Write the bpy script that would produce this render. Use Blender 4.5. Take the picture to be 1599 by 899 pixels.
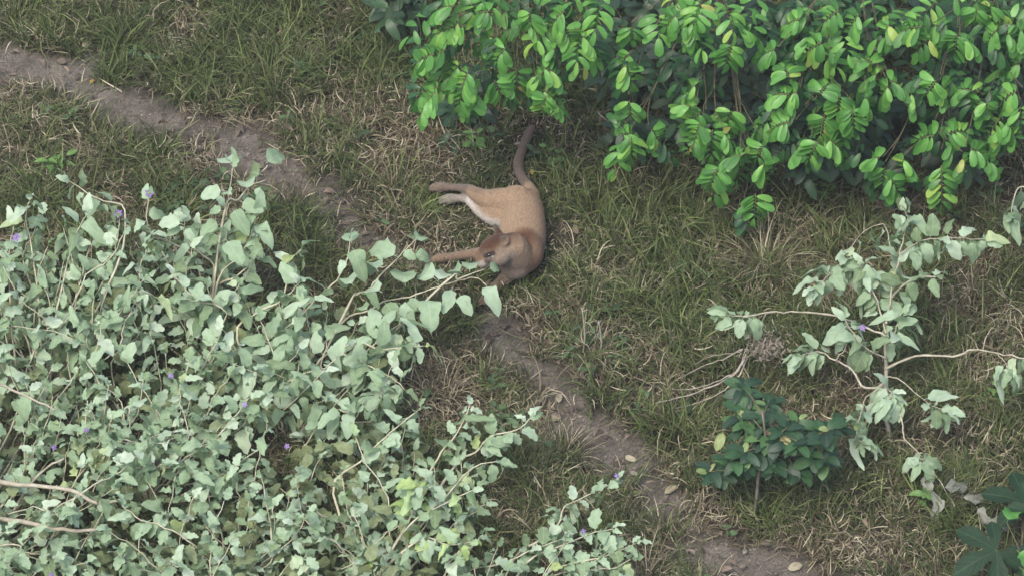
import bpy, bmesh, math, random
import numpy as np
from mathutils import Vector, Matrix, noise

random.seed(11)
RS = np.random.RandomState(11)
R = math.radians
for o in list(bpy.data.objects):
    bpy.data.objects.remove(o, do_unlink=True)
S = bpy.context.scene
COL = S.collection

# ------------------------------------------------------------------ camera
TH = R(42.0)            # looking down
DIST = 30.0
FPX = 6900.0            # focal length in photo pixels (1599 wide)
CAM = Vector((0, -DIST * math.cos(TH), DIST * math.sin(TH)))
cd = bpy.data.cameras.new('camera')
cam = bpy.data.objects.new('camera', cd)
COL.objects.link(cam)
cam.location = CAM
cam.rotation_euler = (math.pi / 2 - TH, 0, 0)
cd.sensor_width = 36.0
cd.lens = 36.0 * FPX / 1599.0
cd.clip_start = 0.5
cd.clip_end = 2000.0
S.camera = cam

# ------------------------------------------------------------------ light
SUN_EL, SUN_AZ = R(58), R(215)      # azimuth clockwise from +Y
world = bpy.data.worlds.new('World')
S.world = world
world.use_nodes = True
wn = world.node_tree.nodes
wl = world.node_tree.links
bg = wn['Background']
sky = wn.new('ShaderNodeTexSky')
sky.sky_type = 'NISHITA'
sky.sun_disc = False
sky.sun_elevation = SUN_EL
sky.sun_rotation = SUN_AZ
sky.air_density = 1.0
sky.dust_density = 4.0
sky.ozone_density = 1.0
wl.new(sky.outputs[0], bg.inputs[0])
bg.inputs[1].default_value = 0.15
sd = bpy.data.lights.new('sun', 'SUN')
sun = bpy.data.objects.new('sun', sd)
COL.objects.link(sun)
sd.energy = 1.35
sd.angle = R(25)
sd.color = (1.0, 0.95, 0.87)
sdir = Vector((math.sin(SUN_AZ) * math.cos(SUN_EL), math.cos(SUN_AZ) * math.cos(SUN_EL), math.sin(SUN_EL)))
sun.rotation_euler = sdir.to_track_quat('Z', 'Y').to_euler()
sun.location = (0, 0, 30)
S.view_settings.view_transform = 'Standard'
S.view_settings.look = 'None'
S.view_settings.gamma = 1.0
S.view_settings.exposure = 0.92
S.render.engine = 'CYCLES'

# ------------------------------------------------------------------ basic helpers
FW = Vector((0, math.cos(TH), -math.sin(TH)))
UP = Vector((0, math.sin(TH), math.cos(TH)))
RT = Vector((1, 0, 0))


def at(px, py, z=0.0):
    """photo position plus a height above the ground -> a point of the place"""
    d = FW * FPX + RT * (px - 799.5) + UP * (449.5 - py)
    t = (z - CAM.z) / d.z
    return CAM + d * t


def lattice(x, y, seed):
    xi = np.floor(x).astype(np.int64)
    yi = np.floor(y).astype(np.int64)
    fx = x - xi
    fy = y - yi
    fx = fx * fx * (3 - 2 * fx)
    fy = fy * fy * (3 - 2 * fy)

    def h(a, b):
        n = (a * 374761393 + b * 668265263 + seed * 974634777) & 0x7fffffff
        n = ((n ^ (n >> 13)) * 1274126177) & 0x7fffffff
        return ((n ^ (n >> 16)) & 0xffff) / 65535.0
    return (h(xi, yi) * (1 - fx) + h(xi + 1, yi) * fx) * (1 - fy) + (h(xi, yi + 1) * (1 - fx) + h(xi + 1, yi + 1) * fx) * fy


def fbm(x, y, f, seed, octv=3):
    s = 0.0
    a = 0.5
    t = 0.0
    for k in range(octv):
        s = s + a * lattice(np.asarray(x) * f, np.asarray(y) * f, seed + k * 17)
        t += a
        a *= 0.5
        f *= 2.1
    return s / t


# path centre line: photo x, y, half width in metres
PATH = [(-160, 70, 0.40), (20, 112, 0.36), (130, 150, 0.23), (250, 192, 0.160), (340, 225, 0.160), (425, 258, 0.192), (470, 302, 0.192),
        (540, 352, 0.176), (620, 402, 0.160), (700, 470, 0.160), (765, 523, 0.168), (835, 585, 0.168), (905, 655, 0.175),
        (955, 705, 0.19), (1005, 755, 0.20), (1055, 805, 0.22), (1115, 855, 0.25), (1180, 910, 0.29), (1300, 1010, 0.33)]
PP = []
for a, b in zip(PATH[:-1], PATH[1:]):
    A, B = at(a[0], a[1]), at(b[0], b[1])
    for k in range(6):
        u = k / 6
        PP.append((A.x + (B.x - A.x) * u, A.y + (B.y - A.y) * u, a[2] + (b[2] - a[2]) * u))
PP = np.array(PP)


def path_mask(x, y):
    x = np.asarray(x, float)
    y = np.asarray(y, float)
    best = np.full(x.shape, -9.0)
    for p in PP:
        d = p[2] - np.hypot(x - p[0], y - p[1])
        best = np.maximum(best, d)
    best = best + (fbm(x, y, 2.6, 5) - .5) * .42 + (fbm(x, y, 9.0, 8, 2) - .5) * .34
    return np.clip(best / .24 + .42, 0, 1)


def gz(x, y):
    z = (fbm(x, y, .9, 2, 3) - .5) * .10 + (fbm(x, y, 6.0, 3, 2) - .5) * .022
    return z


def gz1(x, y):
    return float(gz(np.array([x]), np.array([y]))[0])


def ground_pt(px, py):
    p = at(px, py, 0)
    for k in range(3):
        p = at(px, py, gz1(p.x, p.y))
    return p


def mesh_obj(name, verts, faces, mat, parent=None, smooth=True):
    me = bpy.data.meshes.new(name)
    me.from_pydata([tuple(v) for v in verts], [], faces)
    if smooth:
        me.polygons.foreach_set('use_smooth', [True] * len(me.polygons))
    me.materials.append(mat)
    o = bpy.data.objects.new(name, me)
    COL.objects.link(o)
    if parent is not None:
        o.parent = parent
    return o


def tag(o, label, cat, group=None):
    o['label'] = label
    o['category'] = cat
    if group:
        o['group'] = group
    return o


def thing(name, label, cat, loc, group=None):
    o = bpy.data.objects.new(name, None)
    o.empty_display_size = .1
    COL.objects.link(o)
    o.location = loc
    return tag(o, label, cat, group)


# ------------------------------------------------------------------ materials
def new_mat(name):
    m = bpy.data.materials.new(name)
    m.use_nodes = True
    nt = m.node_tree
    return m, nt.nodes, nt.links, nt.nodes['Principled BSDF'], nt.nodes['Material Output']


def ramp(n, stops):
    r = n.new('ShaderNodeValToRGB')
    el = r.color_ramp.elements
    while len(el) < len(stops):
        el.new(.5)
    for e, (p, c) in zip(el, stops):
        e.position = p
        e.color = (c[0], c[1], c[2], 1)
    return r


def math_node(n, l, op, a, b=None):
    m = n.new('ShaderNodeMath')
    m.operation = op
    for k, v in enumerate((a, b)):
        if v is None:
            continue
        if isinstance(v, (int, float)):
            m.inputs[k].default_value = v
        else:
            l.new(v, m.inputs[k])
    return m.outputs[0]


def leaf_mat(name, stops, vein=(.5, .55, .4), vein_amt=.35, rough=.55, trans=.3, tcol=None, blotch=.25, nveins=7, spec=.4, coat=0.0):
    m, n, l, b, out = new_mat(name)
    oi = n.new('ShaderNodeObjectInfo')
    at_ = n.new('ShaderNodeAttribute')
    at_.attribute_name = 'tint'
    rnd = math_node(n, l, 'FRACT', math_node(n, l, 'ADD', oi.outputs['Random'], at_.outputs['Fac']))
    rp = ramp(n, stops)
    l.new(rnd, rp.inputs[0])
    tc = n.new('ShaderNodeTexCoord')
    nz = n.new('ShaderNodeTexNoise')
    nz.inputs['Scale'].default_value = 3.0
    nz.inputs['Detail'].default_value = 4.0
    l.new(tc.outputs['UV'], nz.inputs['Vector'])
    hs = n.new('ShaderNodeHueSaturation')
    mr = n.new('ShaderNodeMapRange')
    mr.inputs[1].default_value = .3
    mr.inputs[2].default_value = .7
    mr.inputs[3].default_value = 1 - blotch
    mr.inputs[4].default_value = 1 + blotch
    l.new(nz.outputs[0], mr.inputs[0])
    l.new(mr.outputs[0], hs.inputs['Value'])
    l.new(rp.outputs[0], hs.inputs['Color'])
    # midrib and side veins from the leaf's own uv
    sp = n.new('ShaderNodeSeparateXYZ')
    l.new(tc.outputs['UV'], sp.inputs[0])
    au = math_node(n, l, 'ABSOLUTE', math_node(n, l, 'SUBTRACT', sp.outputs[0], .5))
    mid = math_node(n, l, 'LESS_THAN', au, .022)
    ph = math_node(n, l, 'FRACT', math_node(n, l, 'MULTIPLY', math_node(n, l, 'SUBTRACT', sp.outputs[1], math_node(n, l, 'MULTIPLY', au, .7)), float(nveins)))
    sv = math_node(n, l, 'LESS_THAN', ph, .13)
    vv = math_node(n, l, 'MULTIPLY', math_node(n, l, 'MAXIMUM', mid, math_node(n, l, 'MULTIPLY', sv, .55)), vein_amt)
    mx = n.new('ShaderNodeMixRGB')
    l.new(vv, mx.inputs[0])
    l.new(hs.outputs[0], mx.inputs[1])
    mx.inputs[2].default_value = (*vein, 1)
    l.new(mx.outputs[0], b.inputs['Base Color'])
    b.inputs['Roughness'].default_value = rough
    b.inputs['Specular IOR Level'].default_value = spec
    b.inputs['Coat Weight'].default_value = coat
    b.inputs['Coat Roughness'].default_value = .3
    tr = n.new('ShaderNodeBsdfTranslucent')
    if tcol:
        tr.inputs[0].default_value = (*tcol, 1)
    else:
        l.new(mx.outputs[0], tr.inputs[0])
    ms = n.new('ShaderNodeMixShader')
    ms.inputs[0].default_value = trans
    l.new(b.outputs[0], ms.inputs[1])
    l.new(tr.outputs[0], ms.inputs[2])
    l.new(ms.outputs[0], out.inputs[0])
    return m


def bark_mat(name, c0, c1, scale=18.0, rough=.85):
    m, n, l, b, out = new_mat(name)
    tc = n.new('ShaderNodeTexCoord')
    nz = n.new('ShaderNodeTexNoise')
    nz.inputs['Scale'].default_value = scale
    nz.inputs['Detail'].default_value = 5
    l.new(tc.outputs['Object'], nz.inputs['Vector'])
    rp = ramp(n, [(.35, c0), (.68, c1)])
    l.new(nz.outputs[0], rp.inputs[0])
    l.new(rp.outputs[0], b.inputs['Base Color'])
    b.inputs['Roughness'].default_value = rough
    bp = n.new('ShaderNodeBump')
    bp.inputs['Strength'].default_value = .5
    bp.inputs['Distance'].default_value = .004
    l.new(nz.outputs[0], bp.inputs['Height'])
    l.new(bp.outputs[0], b.inputs['Normal'])
    return m


def blade_mat(name, stops, trans=.25, rough=.6):
    m, n, l, b, out = new_mat(name)
    a = n.new('ShaderNodeAttribute')
    a.attribute_name = 'tint'
    rp = ramp(n, stops)
    l.new(a.outputs['Fac'], rp.inputs[0])
    l.new(rp.outputs[0], b.inputs['Base Color'])
    b.inputs['Roughness'].default_value = rough
    b.inputs['Specular IOR Level'].default_value = .3
    tr = n.new('ShaderNodeBsdfTranslucent')
    l.new(rp.outputs[0], tr.inputs[0])
    ms = n.new('ShaderNodeMixShader')
    ms.inputs[0].default_value = trans
    l.new(b.outputs[0], ms.inputs[1])
    l.new(tr.outputs[0], ms.inputs[2])
    l.new(ms.outputs[0], out.inputs[0])
    return m


def soil_mat():
    m, n, l, b, out = new_mat('soil')
    a = n.new('ShaderNodeAttribute')
    a.attribute_name = 'bare'
    tc = n.new('ShaderNodeTexCoord')
    n1 = n.new('ShaderNodeTexNoise')
    n1.inputs['Scale'].default_value = 5
    n1.inputs['Detail'].default_value = 8
    n1.inputs['Roughness'].default_value = .65
    n2 = n.new('ShaderNodeTexNoise')
    n2.inputs['Scale'].default_value = 60
    n2.inputs['Detail'].default_value = 6
    l.new(tc.outputs['Object'], n1.inputs['Vector'])
    l.new(tc.outputs['Object'], n2.inputs['Vector'])
    r1 = ramp(n, [(.25, (.064, .056, .045)), (.5, (.114, .101, .083)), (.75, (.175, .157, .132))])   # trodden earth
    r2 = ramp(n, [(.3, (.024, .021, .015)), (.55, (.044, .039, .028)), (.8, (.08, .071, .053))])      # thatch and humus
    l.new(n1.outputs[0], r1.inputs[0])
    l.new(n1.outputs[0], r2.inputs[0])
    mx = n.new('ShaderNodeMixRGB')
    l.new(a.outputs['Fac'], mx.inputs[0])
    l.new(r2.outputs[0], mx.inputs[1])
    l.new(r1.outputs[0], mx.inputs[2])
    m2 = n.new('ShaderNodeMixRGB')
    m2.blend_type = 'OVERLAY'
    m2.inputs[0].default_value = .7
    l.new(mx.outputs[0], m2.inputs[1])
    l.new(n2.outputs[0], m2.inputs[2])
    l.new(m2.outputs[0], b.inputs['Base Color'])
    b.inputs['Roughness'].default_value = .95
    b.inputs['Specular IOR Level'].default_value = .15
    bp = n.new('ShaderNodeBump')
    bp.inputs['Strength'].default_value = .8
    bp.inputs['Distance'].default_value = .02
    ad = math_node(n, l, 'ADD', n1.outputs[0], math_node(n, l, 'MULTIPLY', n2.outputs[0], .6))
    l.new(ad, bp.inputs['Height'])
    l.new(bp.outputs[0], b.inputs['Normal'])
    return m


M = {}
M['soil'] = soil_mat()
M['grass'] = blade_mat('grass_blade', [(0, (.032, .045, .015)), (.35, (.066, .094, .029)), (.7, (.120, .162, .050)), (1, (.23, .275, .10))])
M['dry'] = blade_mat('dry_blade', [(0, (.060, .048, .027)), (.35, (.122, .101, .060)), (.65, (.235, .203, .128)), (1, (.54, .49, .35))], .2, .7)
M['curl'] = blade_mat('straw_curl', [(0, (.17, .145, .09)), (.5, (.31, .27, .18)), (1, (.56, .51, .37))], .2, .7)
M['litter'] = blade_mat('litter', [(0, (.040, .034, .027)), (.5, (.105, .093, .075)), (.85, (.22, .20, .165)), (1, (.42, .39, .33))], .1, .8)
M['sol'] = leaf_mat('woolly_leaf', [(0, (.155, .22, .112)), (.15, (.225, .325, .192)), (.45, (.295, .41, .262)), (.8, (.37, .49, .342)), (.95, (.48, .58, .44)), (1, (.33, .42, .16))],
                    vein=(.50, .58, .44), vein_amt=.35, rough=.8, trans=.30, tcol=(.33, .44, .19), blotch=.14, nveins=5, spec=.2)
M['sol_new'] = leaf_mat('young_woolly_leaf', [(0, (.30, .42, .13)), (.5, (.36, .48, .2)), (1, (.33, .46, .25))],
                        vein=(.5, .58, .3), vein_amt=.35, rough=.8, trans=.25, blotch=.15, nveins=5, spec=.2)
M['sol_old_shaded'] = leaf_mat('old_shaded_woolly_leaf', [(0, (.13, .16, .075)), (.5, (.19, .235, .12)), (1, (.24, .29, .16))], vein=(.36, .4, .24), vein_amt=.3, rough=.85, trans=.25, blotch=.2, nveins=5, spec=.15)  # old leaves, olive tone carries the shade inside the thicket
M['sol_dead'] = leaf_mat('withered_leaf', [(0, (.17, .18, .15)), (1, (.25, .26, .22))], vein=(.3, .3, .25), vein_amt=.3, rough=.9, trans=.1, blotch=.25, nveins=5, spec=.1)
M['tree'] = leaf_mat('glossy_leaflet', [(0, (.050, .165, .036)), (.35, (.095, .280, .056)), (.75, (.150, .385, .080)), (.96, (.22, .45, .085)), (.985, (.30, .47, .09)), (1, (.36, .36, .09))],
                     vein=(.22, .42, .12), vein_amt=.35, rough=.42, trans=.4, tcol=None, blotch=.12, nveins=9, spec=.5)
M['tree_old_shaded'] = leaf_mat('old_shaded_leaflet', [(0, (.018, .062, .024)), (.6, (.028, .095, .03)), (1, (.042, .135, .035))],
                         vein=(.12, .25, .1), vein_amt=.3, rough=.42, trans=.25, blotch=.15, nveins=9, spec=.45)  # old leaflets, colour darkened to paint the shaded depth of the crowns
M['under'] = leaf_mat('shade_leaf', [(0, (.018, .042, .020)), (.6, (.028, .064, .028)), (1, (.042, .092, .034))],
                      vein=(.1, .17, .1), vein_amt=.3, rough=.45, trans=.2, blotch=.15, nveins=8)  # dark green species, shade under the crowns put into its colour
M['dark'] = leaf_mat('leathery_leaf', [(0, (.010, .030, .016)), (.5, (.019, .056, .022)), (.85, (.034, .090, .030)), (1, (.07, .15, .04))],
                     vein=(.12, .20, .1), vein_amt=.3, rough=.5, trans=.1, blotch=.15, nveins=8, spec=.35)
M['dark_new'] = leaf_mat('young_leathery_leaf', [(0, (.30, .27, .12)), (.5, (.22, .27, .10)), (1, (.16, .26, .09))], vein=(.4, .38, .2), vein_amt=.3, rough=.5, trans=.2)
M['palm'] = leaf_mat('lobed_leaf', [(0, (.009, .027, .013)), (1, (.016, .042, .019))], vein=(.11, .19, .08), vein_amt=.25, rough=.65, trans=.12, blotch=.2, nveins=6, spec=.2)
M['herb'] = leaf_mat('herb_leaf', [(0, (.07, .17, .03)), (1, (.13, .26, .05))], rough=.5, trans=.3)
M['sol_bark'] = bark_mat('pale_stem', (.33, .315, .215), (.50, .475, .355))
M['sol_wood'] = bark_mat('pale_wood', (.25, .225, .165), (.42, .385, .30))
M['twig'] = bark_mat('green_brown_twig', (.07, .06, .03), (.14, .12, .06))
M['bark'] = bark_mat('grey_bark', (.09, .08, .065), (.22, .20, .17), 9)
M['white_bark'] = bark_mat('white_bark', (.26, .26, .24), (.5, .5, .47), 9)
M['dead_wood'] = bark_mat('dead_wood', (.19, .165, .13), (.36, .325, .27))


def flat_mat(name, c0, c1, rough=.8, scale=20):
    return bark_mat(name, c0, c1, scale, rough)


M['petal'] = flat_mat('petal', (.11, .07, .22), (.19, .13, .32), .6)
M['anther'] = flat_mat('anther', (.55, .40, .04), (.7, .5, .06), .6)

# ------------------------------------------------------------------ ground and path
XS = np.concatenate([np.array([-150, -100, -40, -18, -10]), np.arange(-6.6, 6.61, .04), np.array([10, 18, 40, 100, 150])])
YS = np.concatenate([np.array([-150, -100, -40, -18, -9]), np.arange(-5.6, 6.61, .04), np.array([10, 18, 40, 100, 150])])
gx, gy = np.meshgrid(XS, YS)
near = np.clip((9 - np.maximum(np.abs(gx), np.abs(gy))) / 2, 0, 1)
gzv = gz(gx, gy)
bare = path_mask(gx, gy)
gv = np.stack([gx.ravel(), gy.ravel(), gzv.ravel()], 1)
nx, ny = len(XS), len(YS)
ii, jj = np.meshgrid(np.arange(nx - 1), np.arange(ny - 1))
i0 = (jj * nx + ii).ravel()
quads = np.stack([i0, i0 + 1, i0 + nx + 1, i0 + nx], 1)
bq = bare.ravel()[quads].mean(1)
for nm, sel in (('ground', bq <= .5), ('path', bq > .5)):
    q = quads[sel]
    used = np.unique(q)
    remap = np.zeros(nx * ny, int)
    remap[used] = np.arange(len(used))
    o = mesh_obj(nm, gv[used], [tuple(r) for r in remap[q].tolist()], M['soil'])
    at_ = o.data.attributes.new('bare', 'FLOAT', 'POINT')
    at_.data.foreach_set('value', bare.ravel()[used].astype(np.float32))
    o['kind'] = 'structure'


# ------------------------------------------------------------------ tubes and leaves
def smooth_path(pts, sub=4):
    pts = [Vector(p) for p in pts]
    if len(pts) < 3:
        return [pts[0].lerp(pts[-1], k / sub) for k in range(sub + 1)]
    out = []
    n = len(pts)
    for i in range(n - 1):
        p0 = pts[max(i - 1, 0)]
        p1 = pts[i]
        p2 = pts[i + 1]
        p3 = pts[min(i + 2, n - 1)]
        for k in range(sub):
            t = k / sub
            out.append(.5 * ((2 * p1) + (p2 - p0) * t + (2 * p0 - 5 * p1 + 4 * p2 - p3) * t * t + (3 * p1 - p0 - 3 * p2 + p3) * t ** 3))
    out.append(pts[-1])
    return out


def tube(pts, r0, r1, sides=6, wob=0.0, V=None, F=None):
    """tapered tube along pts; adds to V, F"""
    if V is None:
        V, F = [], []
    n = len(pts)
    base = len(V)
    a = None
    for i, p in enumerate(pts):
        t = (pts[min(i + 1, n - 1)] - pts[max(i - 1, 0)])
        if t.length < 1e-9:
            t = Vector((0, 0, 1))
        t.normalize()
        if a is None:
            a = t.orthogonal().normalized()
        else:
            a = a - t * a.dot(t)
            a = a.normalized() if a.length > 1e-6 else t.orthogonal().normalized()
        b = t.cross(a)
        r = r0 + (r1 - r0) * (i / max(1, n - 1)) ** .8
        if wob:
            r *= 1 + wob * (random.random() - .5)
        for k in range(sides):
            an = 2 * math.pi * k / sides
            V.append(p + a * (math.cos(an) * r) + b * (math.sin(an) * r))
    for i in range(n - 1):
        for k in range(sides):
            k2 = (k + 1) % sides
            F.append((base + i * sides + k, base + i * sides + k2, base + (i + 1) * sides + k2, base + (i + 1) * sides + k))
    F.append(tuple(base + k for k in range(sides))[::-1])
    F.append(tuple(base + (n - 1) * sides + k for k in range(sides)))
    return V, F


def leaf_geo(kind, seed):
    """leaf of unit length along +Y, face +Z. returns verts, faces, uvs per vert"""
    rg = random.Random(seed)
    V, F, U = [], [], []
    if kind == 'ovate':
        nt, W, fold, droop, wav, pet = 12, .315, .16, .55, .042, .16
    elif kind == 'lobed':
        nt, W, fold, droop, wav, pet = 13, .37, .16, .55, .065, .13
    elif kind == 'leaflet':
        nt, W, fold, droop, wav, pet = 9, .195, .22, .20, .006, .05
    elif kind == 'ellip':
        nt, W, fold, droop, wav, pet = 8, .235, .16, .26, .010, .07
    elif kind == 'herb':
        nt, W, fold, droop, wav, pet = 6, .26, .15, .2, .01, .1
    elif kind == 'withered':
        nt, W, fold, droop, wav, pet = 9, .24, .9, .5, .10, .1
    W *= rg.uniform(.88, 1.12)
    droop *= rg.uniform(.3, 1.6)
    fold *= rg.uniform(.4, 1.6)
    skew = rg.uniform(-.08, .08)
    roll = rg.uniform(-.25, .25)
    ph = rg.uniform(0, 6.28)
    ph2 = rg.uniform(0, 6.28)
    lob = [[rg.uniform(.5, 1.25) for q in range(8)] for s in range(2)]
    lf = rg.uniform(2.5, 3.4)
    for i in range(nt + 1):
        t = i / nt
        if kind in ('leaflet',):
            w = W * (1 - (2 * t - 1) ** 2) ** .42 * (.62 + .5 * t) if 0 < t < 1 else 0
        elif kind in ('ellip', 'herb'):
            w = W * (1 - (2 * t - 1) ** 2) ** .48 if 0 < t < 1 else 0
        else:
            w = W * (1 - (2 * t ** .85 - 1) ** 2) ** .5 * (1.06 - .22 * t) if 0 < t < 1 else 0
        mz = -droop * t * t + .05 * math.sin(3 * t)
        for s in (-1, 0, 1):
            ww = w
            yy = t
            z = mz
            if s:
                if kind == 'lobed' and 0 < i < nt:
                    fx = t * lf + ph * .05 + (.2 if s > 0 else 0)
                    tri = abs((fx % 1.0) - .5) * 2
                    am = lob[0 if s < 0 else 1][int(fx)]
                    ww *= 1.12 - .52 * am * tri * (1 - .35 * t)
                    yy += .05 * (1 - tri)
                if kind == 'ovate' and 0 < i < nt:
                    ww *= 1 + .11 * math.sin(t * 12 + ph + s) + .06 * math.sin(t * 21 + ph2 - s)
                if kind == 'withered':
                    ww *= 1 + .35 * math.sin(t * 11 + ph + s)
                z += fold * ww + wav * math.sin(t * 15 + ph + s * 1.3) + wav * .6 * math.sin(t * 8 + ph2 - s)
                z += roll * ww * s
            V.append(Vector((s * ww + skew * t * t, yy, z)))
            U.append((.5 + .5 * s * (ww / max(W, 1e-6)) * .95, t))
    for i in range(nt):
        a = i * 3
        if i == 0:
            F += [(a + 1, a + 4, a + 3), (a + 1, a + 5, a + 4)]
        elif i == nt - 1:
            F += [(a, a + 1, a + 4), (a + 1, a + 2, a + 4)]
        else:
            F += [(a, a + 1, a + 4, a + 3), (a + 1, a + 2, a + 5, a + 4)]
    # petiole
    b = len(V)
    r = .014
    for y, z in ((-pet, .06 * pet), (.04, .012)):
        for k in range(3):
            an = 2.094 * k
            V.append(Vector((r * math.cos(an), y, z + r * math.sin(an))))
            U.append((.5, .02))
    for k in range(3):
        k2 = (k + 1) % 3
        F.append((b + k, b + k2, b + 3 + k2, b + 3 + k))
    V = [v + Vector((0, pet, 0)) for v in V]
    return V, F, U


LEAFGEO = {}
LEAFMESH = {}
NVAR = 16
for kd in ('ovate', 'lobed', 'leaflet', 'ellip', 'herb', 'withered'):
    LEAFGEO[kd] = [leaf_geo(kd, 100 + k) for k in range(NVAR)]


def leaf_mesh(kind, mat):
    key = (kind, mat)
    if key not in LEAFMESH:
        L = []
        for V, F, U in LEAFGEO[kind]:
            me = bpy.data.meshes.new('leaf_' + kind)
            me.from_pydata([tuple(v) for v in V], [], F)
            me.polygons.foreach_set('use_smooth', [True] * len(me.polygons))
            uv = me.uv_layers.new(name='UVMap')
            li = np.zeros(len(me.loops), int)
            me.loops.foreach_get('vertex_index', li)
            uv.data.foreach_set('uv', np.array(U, np.float32)[li].ravel())
            me.materials.append(M[mat])
            L.append(me)
        LEAFMESH[key] = L
    return random.choice(LEAFMESH[key])


def leaf_matrix(pos, d, nrm, size, sx=1.0, cz=1.0):
    d = d.normalized()
    nrm = nrm - d * nrm.dot(d)
    if nrm.length < 1e-4:
        nrm = d.orthogonal()
    nrm.normalize()
    x = d.cross(nrm)
    m = Matrix(((x.x * sx, d.x, nrm.x * cz, 0), (x.y * sx, d.y, nrm.y * cz, 0), (x.z * sx, d.z, nrm.z * cz, 0), (0, 0, 0, 1)))
    return Matrix.Translation(pos) @ m @ Matrix.Diagonal((size, size, size, 1))


class Soup:
    """many leaves joined into one mesh"""
    def __init__(self):
        self.V, self.F, self.U, self.T = [], [], [], []

    def add(self, kind, mtx):
        V, F, U = random.choice(LEAFGEO[kind])
        b = len(self.V)
        self.V += [mtx @ v for v in V]
        self.F += [tuple(b + k for k in f) for f in F]
        self.U += U
        self.T += [random.random()] * len(V)

    def build(self, name, mat, parent, base):
        o = mesh_obj(name, [v - base for v in self.V], self.F, mat, parent)
        me = o.data
        uv = me.uv_layers.new(name='UVMap')
        li = np.zeros(len(me.loops), int)
        me.loops.foreach_get('vertex_index', li)
        uv.data.foreach_set('uv', np.array(self.U, np.float32)[li].ravel())
        a = me.attributes.new('tint', 'FLOAT', 'POINT')
        a.data.foreach_set('value', np.array(self.T, np.float32))
        o['kind'] = 'stuff'
        return o


def rv(s=1.0):
    return Vector((random.uniform(-s, s), random.uniform(-s, s), random.uniform(-s, s)))


PLANTS = []


class Plant:
    def __init__(self, name, label, cat, base, group=None):
        self.base = Vector(base)
        self.root = thing(name, label, cat, self.base, group)
        self.nleaf = 0
        self.over = {}
        PLANTS.append(self)

    def branch(self, pts, r0, r1, mat, name='branch', sub=4, sides=6, wob=.25, kink=.0):
        sp = smooth_path(pts, sub)
        if kink:
            sp = [sp[0]] + [p + rv(kink) for p in sp[1:-1]] + [sp[-1]]
        V, F = tube([p - self.base for p in sp], r0, r1, sides, wob)
        mesh_obj(name, V, F, M[mat], self.root)
        return sp

    def leaf(self, kind, mat, pos, d, nrm, size, name='leaf', parent=None, sx=None):
        sx = sx or random.uniform(.72, 1.08)
        if self.nleaf >= 300:
            self.over.setdefault(mat, Soup()).add(kind, leaf_matrix(pos, d, nrm, size, sx, random.uniform(.5, 1.7)))
            return None
        o = bpy.data.objects.new(name, leaf_mesh(kind, mat))
        COL.objects.link(o)
        o.parent = parent or self.root
        off = self.base if parent is None else self.base + Vector(parent.location)
        o.matrix_local = Matrix.Translation(-off) @ leaf_matrix(pos, d, nrm, size, sx, random.uniform(.5, 1.7))
        self.nleaf += 1
        return o


def finish_plants():
    for pl in PLANTS:
        for mt, so in pl.over.items():
            so.build('inner_leaves', M[mt], pl.root, pl.base)


def path_at(sp, s):
    f = s * (len(sp) - 1)
    i = min(int(f), len(sp) - 2)
    p = sp[i].lerp(sp[i + 1], f - i)
    return p, (sp[i + 1] - sp[i]).normalized()


def flower(plant, pos, size=.028):
    V, F = [], []
    a0 = random.random() * 6
    ax = (Vector((0, -.6, .8)) + rv(.3)).normalized()
    u = ax.orthogonal().normalized()
    v = ax.cross(u)
    c = pos - plant.base
    for k in range(5):
        an = a0 + k * 2 * math.pi / 5
        d = u * math.cos(an) + v * math.sin(an)
        s = u * -math.sin(an) + v * math.cos(an)
        b = len(V)
        V += [c, c + d * size * .6 + s * size * .42 + ax * size * .1, c + d * size * 1.25 - ax * size * .1, c + d * size * .6 - s * size * .42 + ax * size * .1]
        F.append((b, b + 1, b + 2, b + 3))
    o = mesh_obj('flower', V, F, M['petal'], plant.root)
    V2, F2 = tube([c, c + ax * size * .5], size * .2, size * .1, 5)
    mesh_obj('anther', V2, F2, M['anther'], o)


def in_poly(x, y, poly):
    c = False
    j = len(poly) - 1
    for i in range(len(poly)):
        xi, yi = poly[i]
        xj, yj = poly[j]
        if (yi > y) != (yj > y) and x < (xj - xi) * (y - yi) / (yj - yi) + xi:
            c = not c
        j = i
    return c


# ------------------------------------------------------------------ the puma
PG = ground_pt(810, 380)
PZ0 = PG.z


def Zp(x, y, z):
    return at(640 + x / 2.9, 190 + y / 2.9, z + PZ0)


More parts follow.
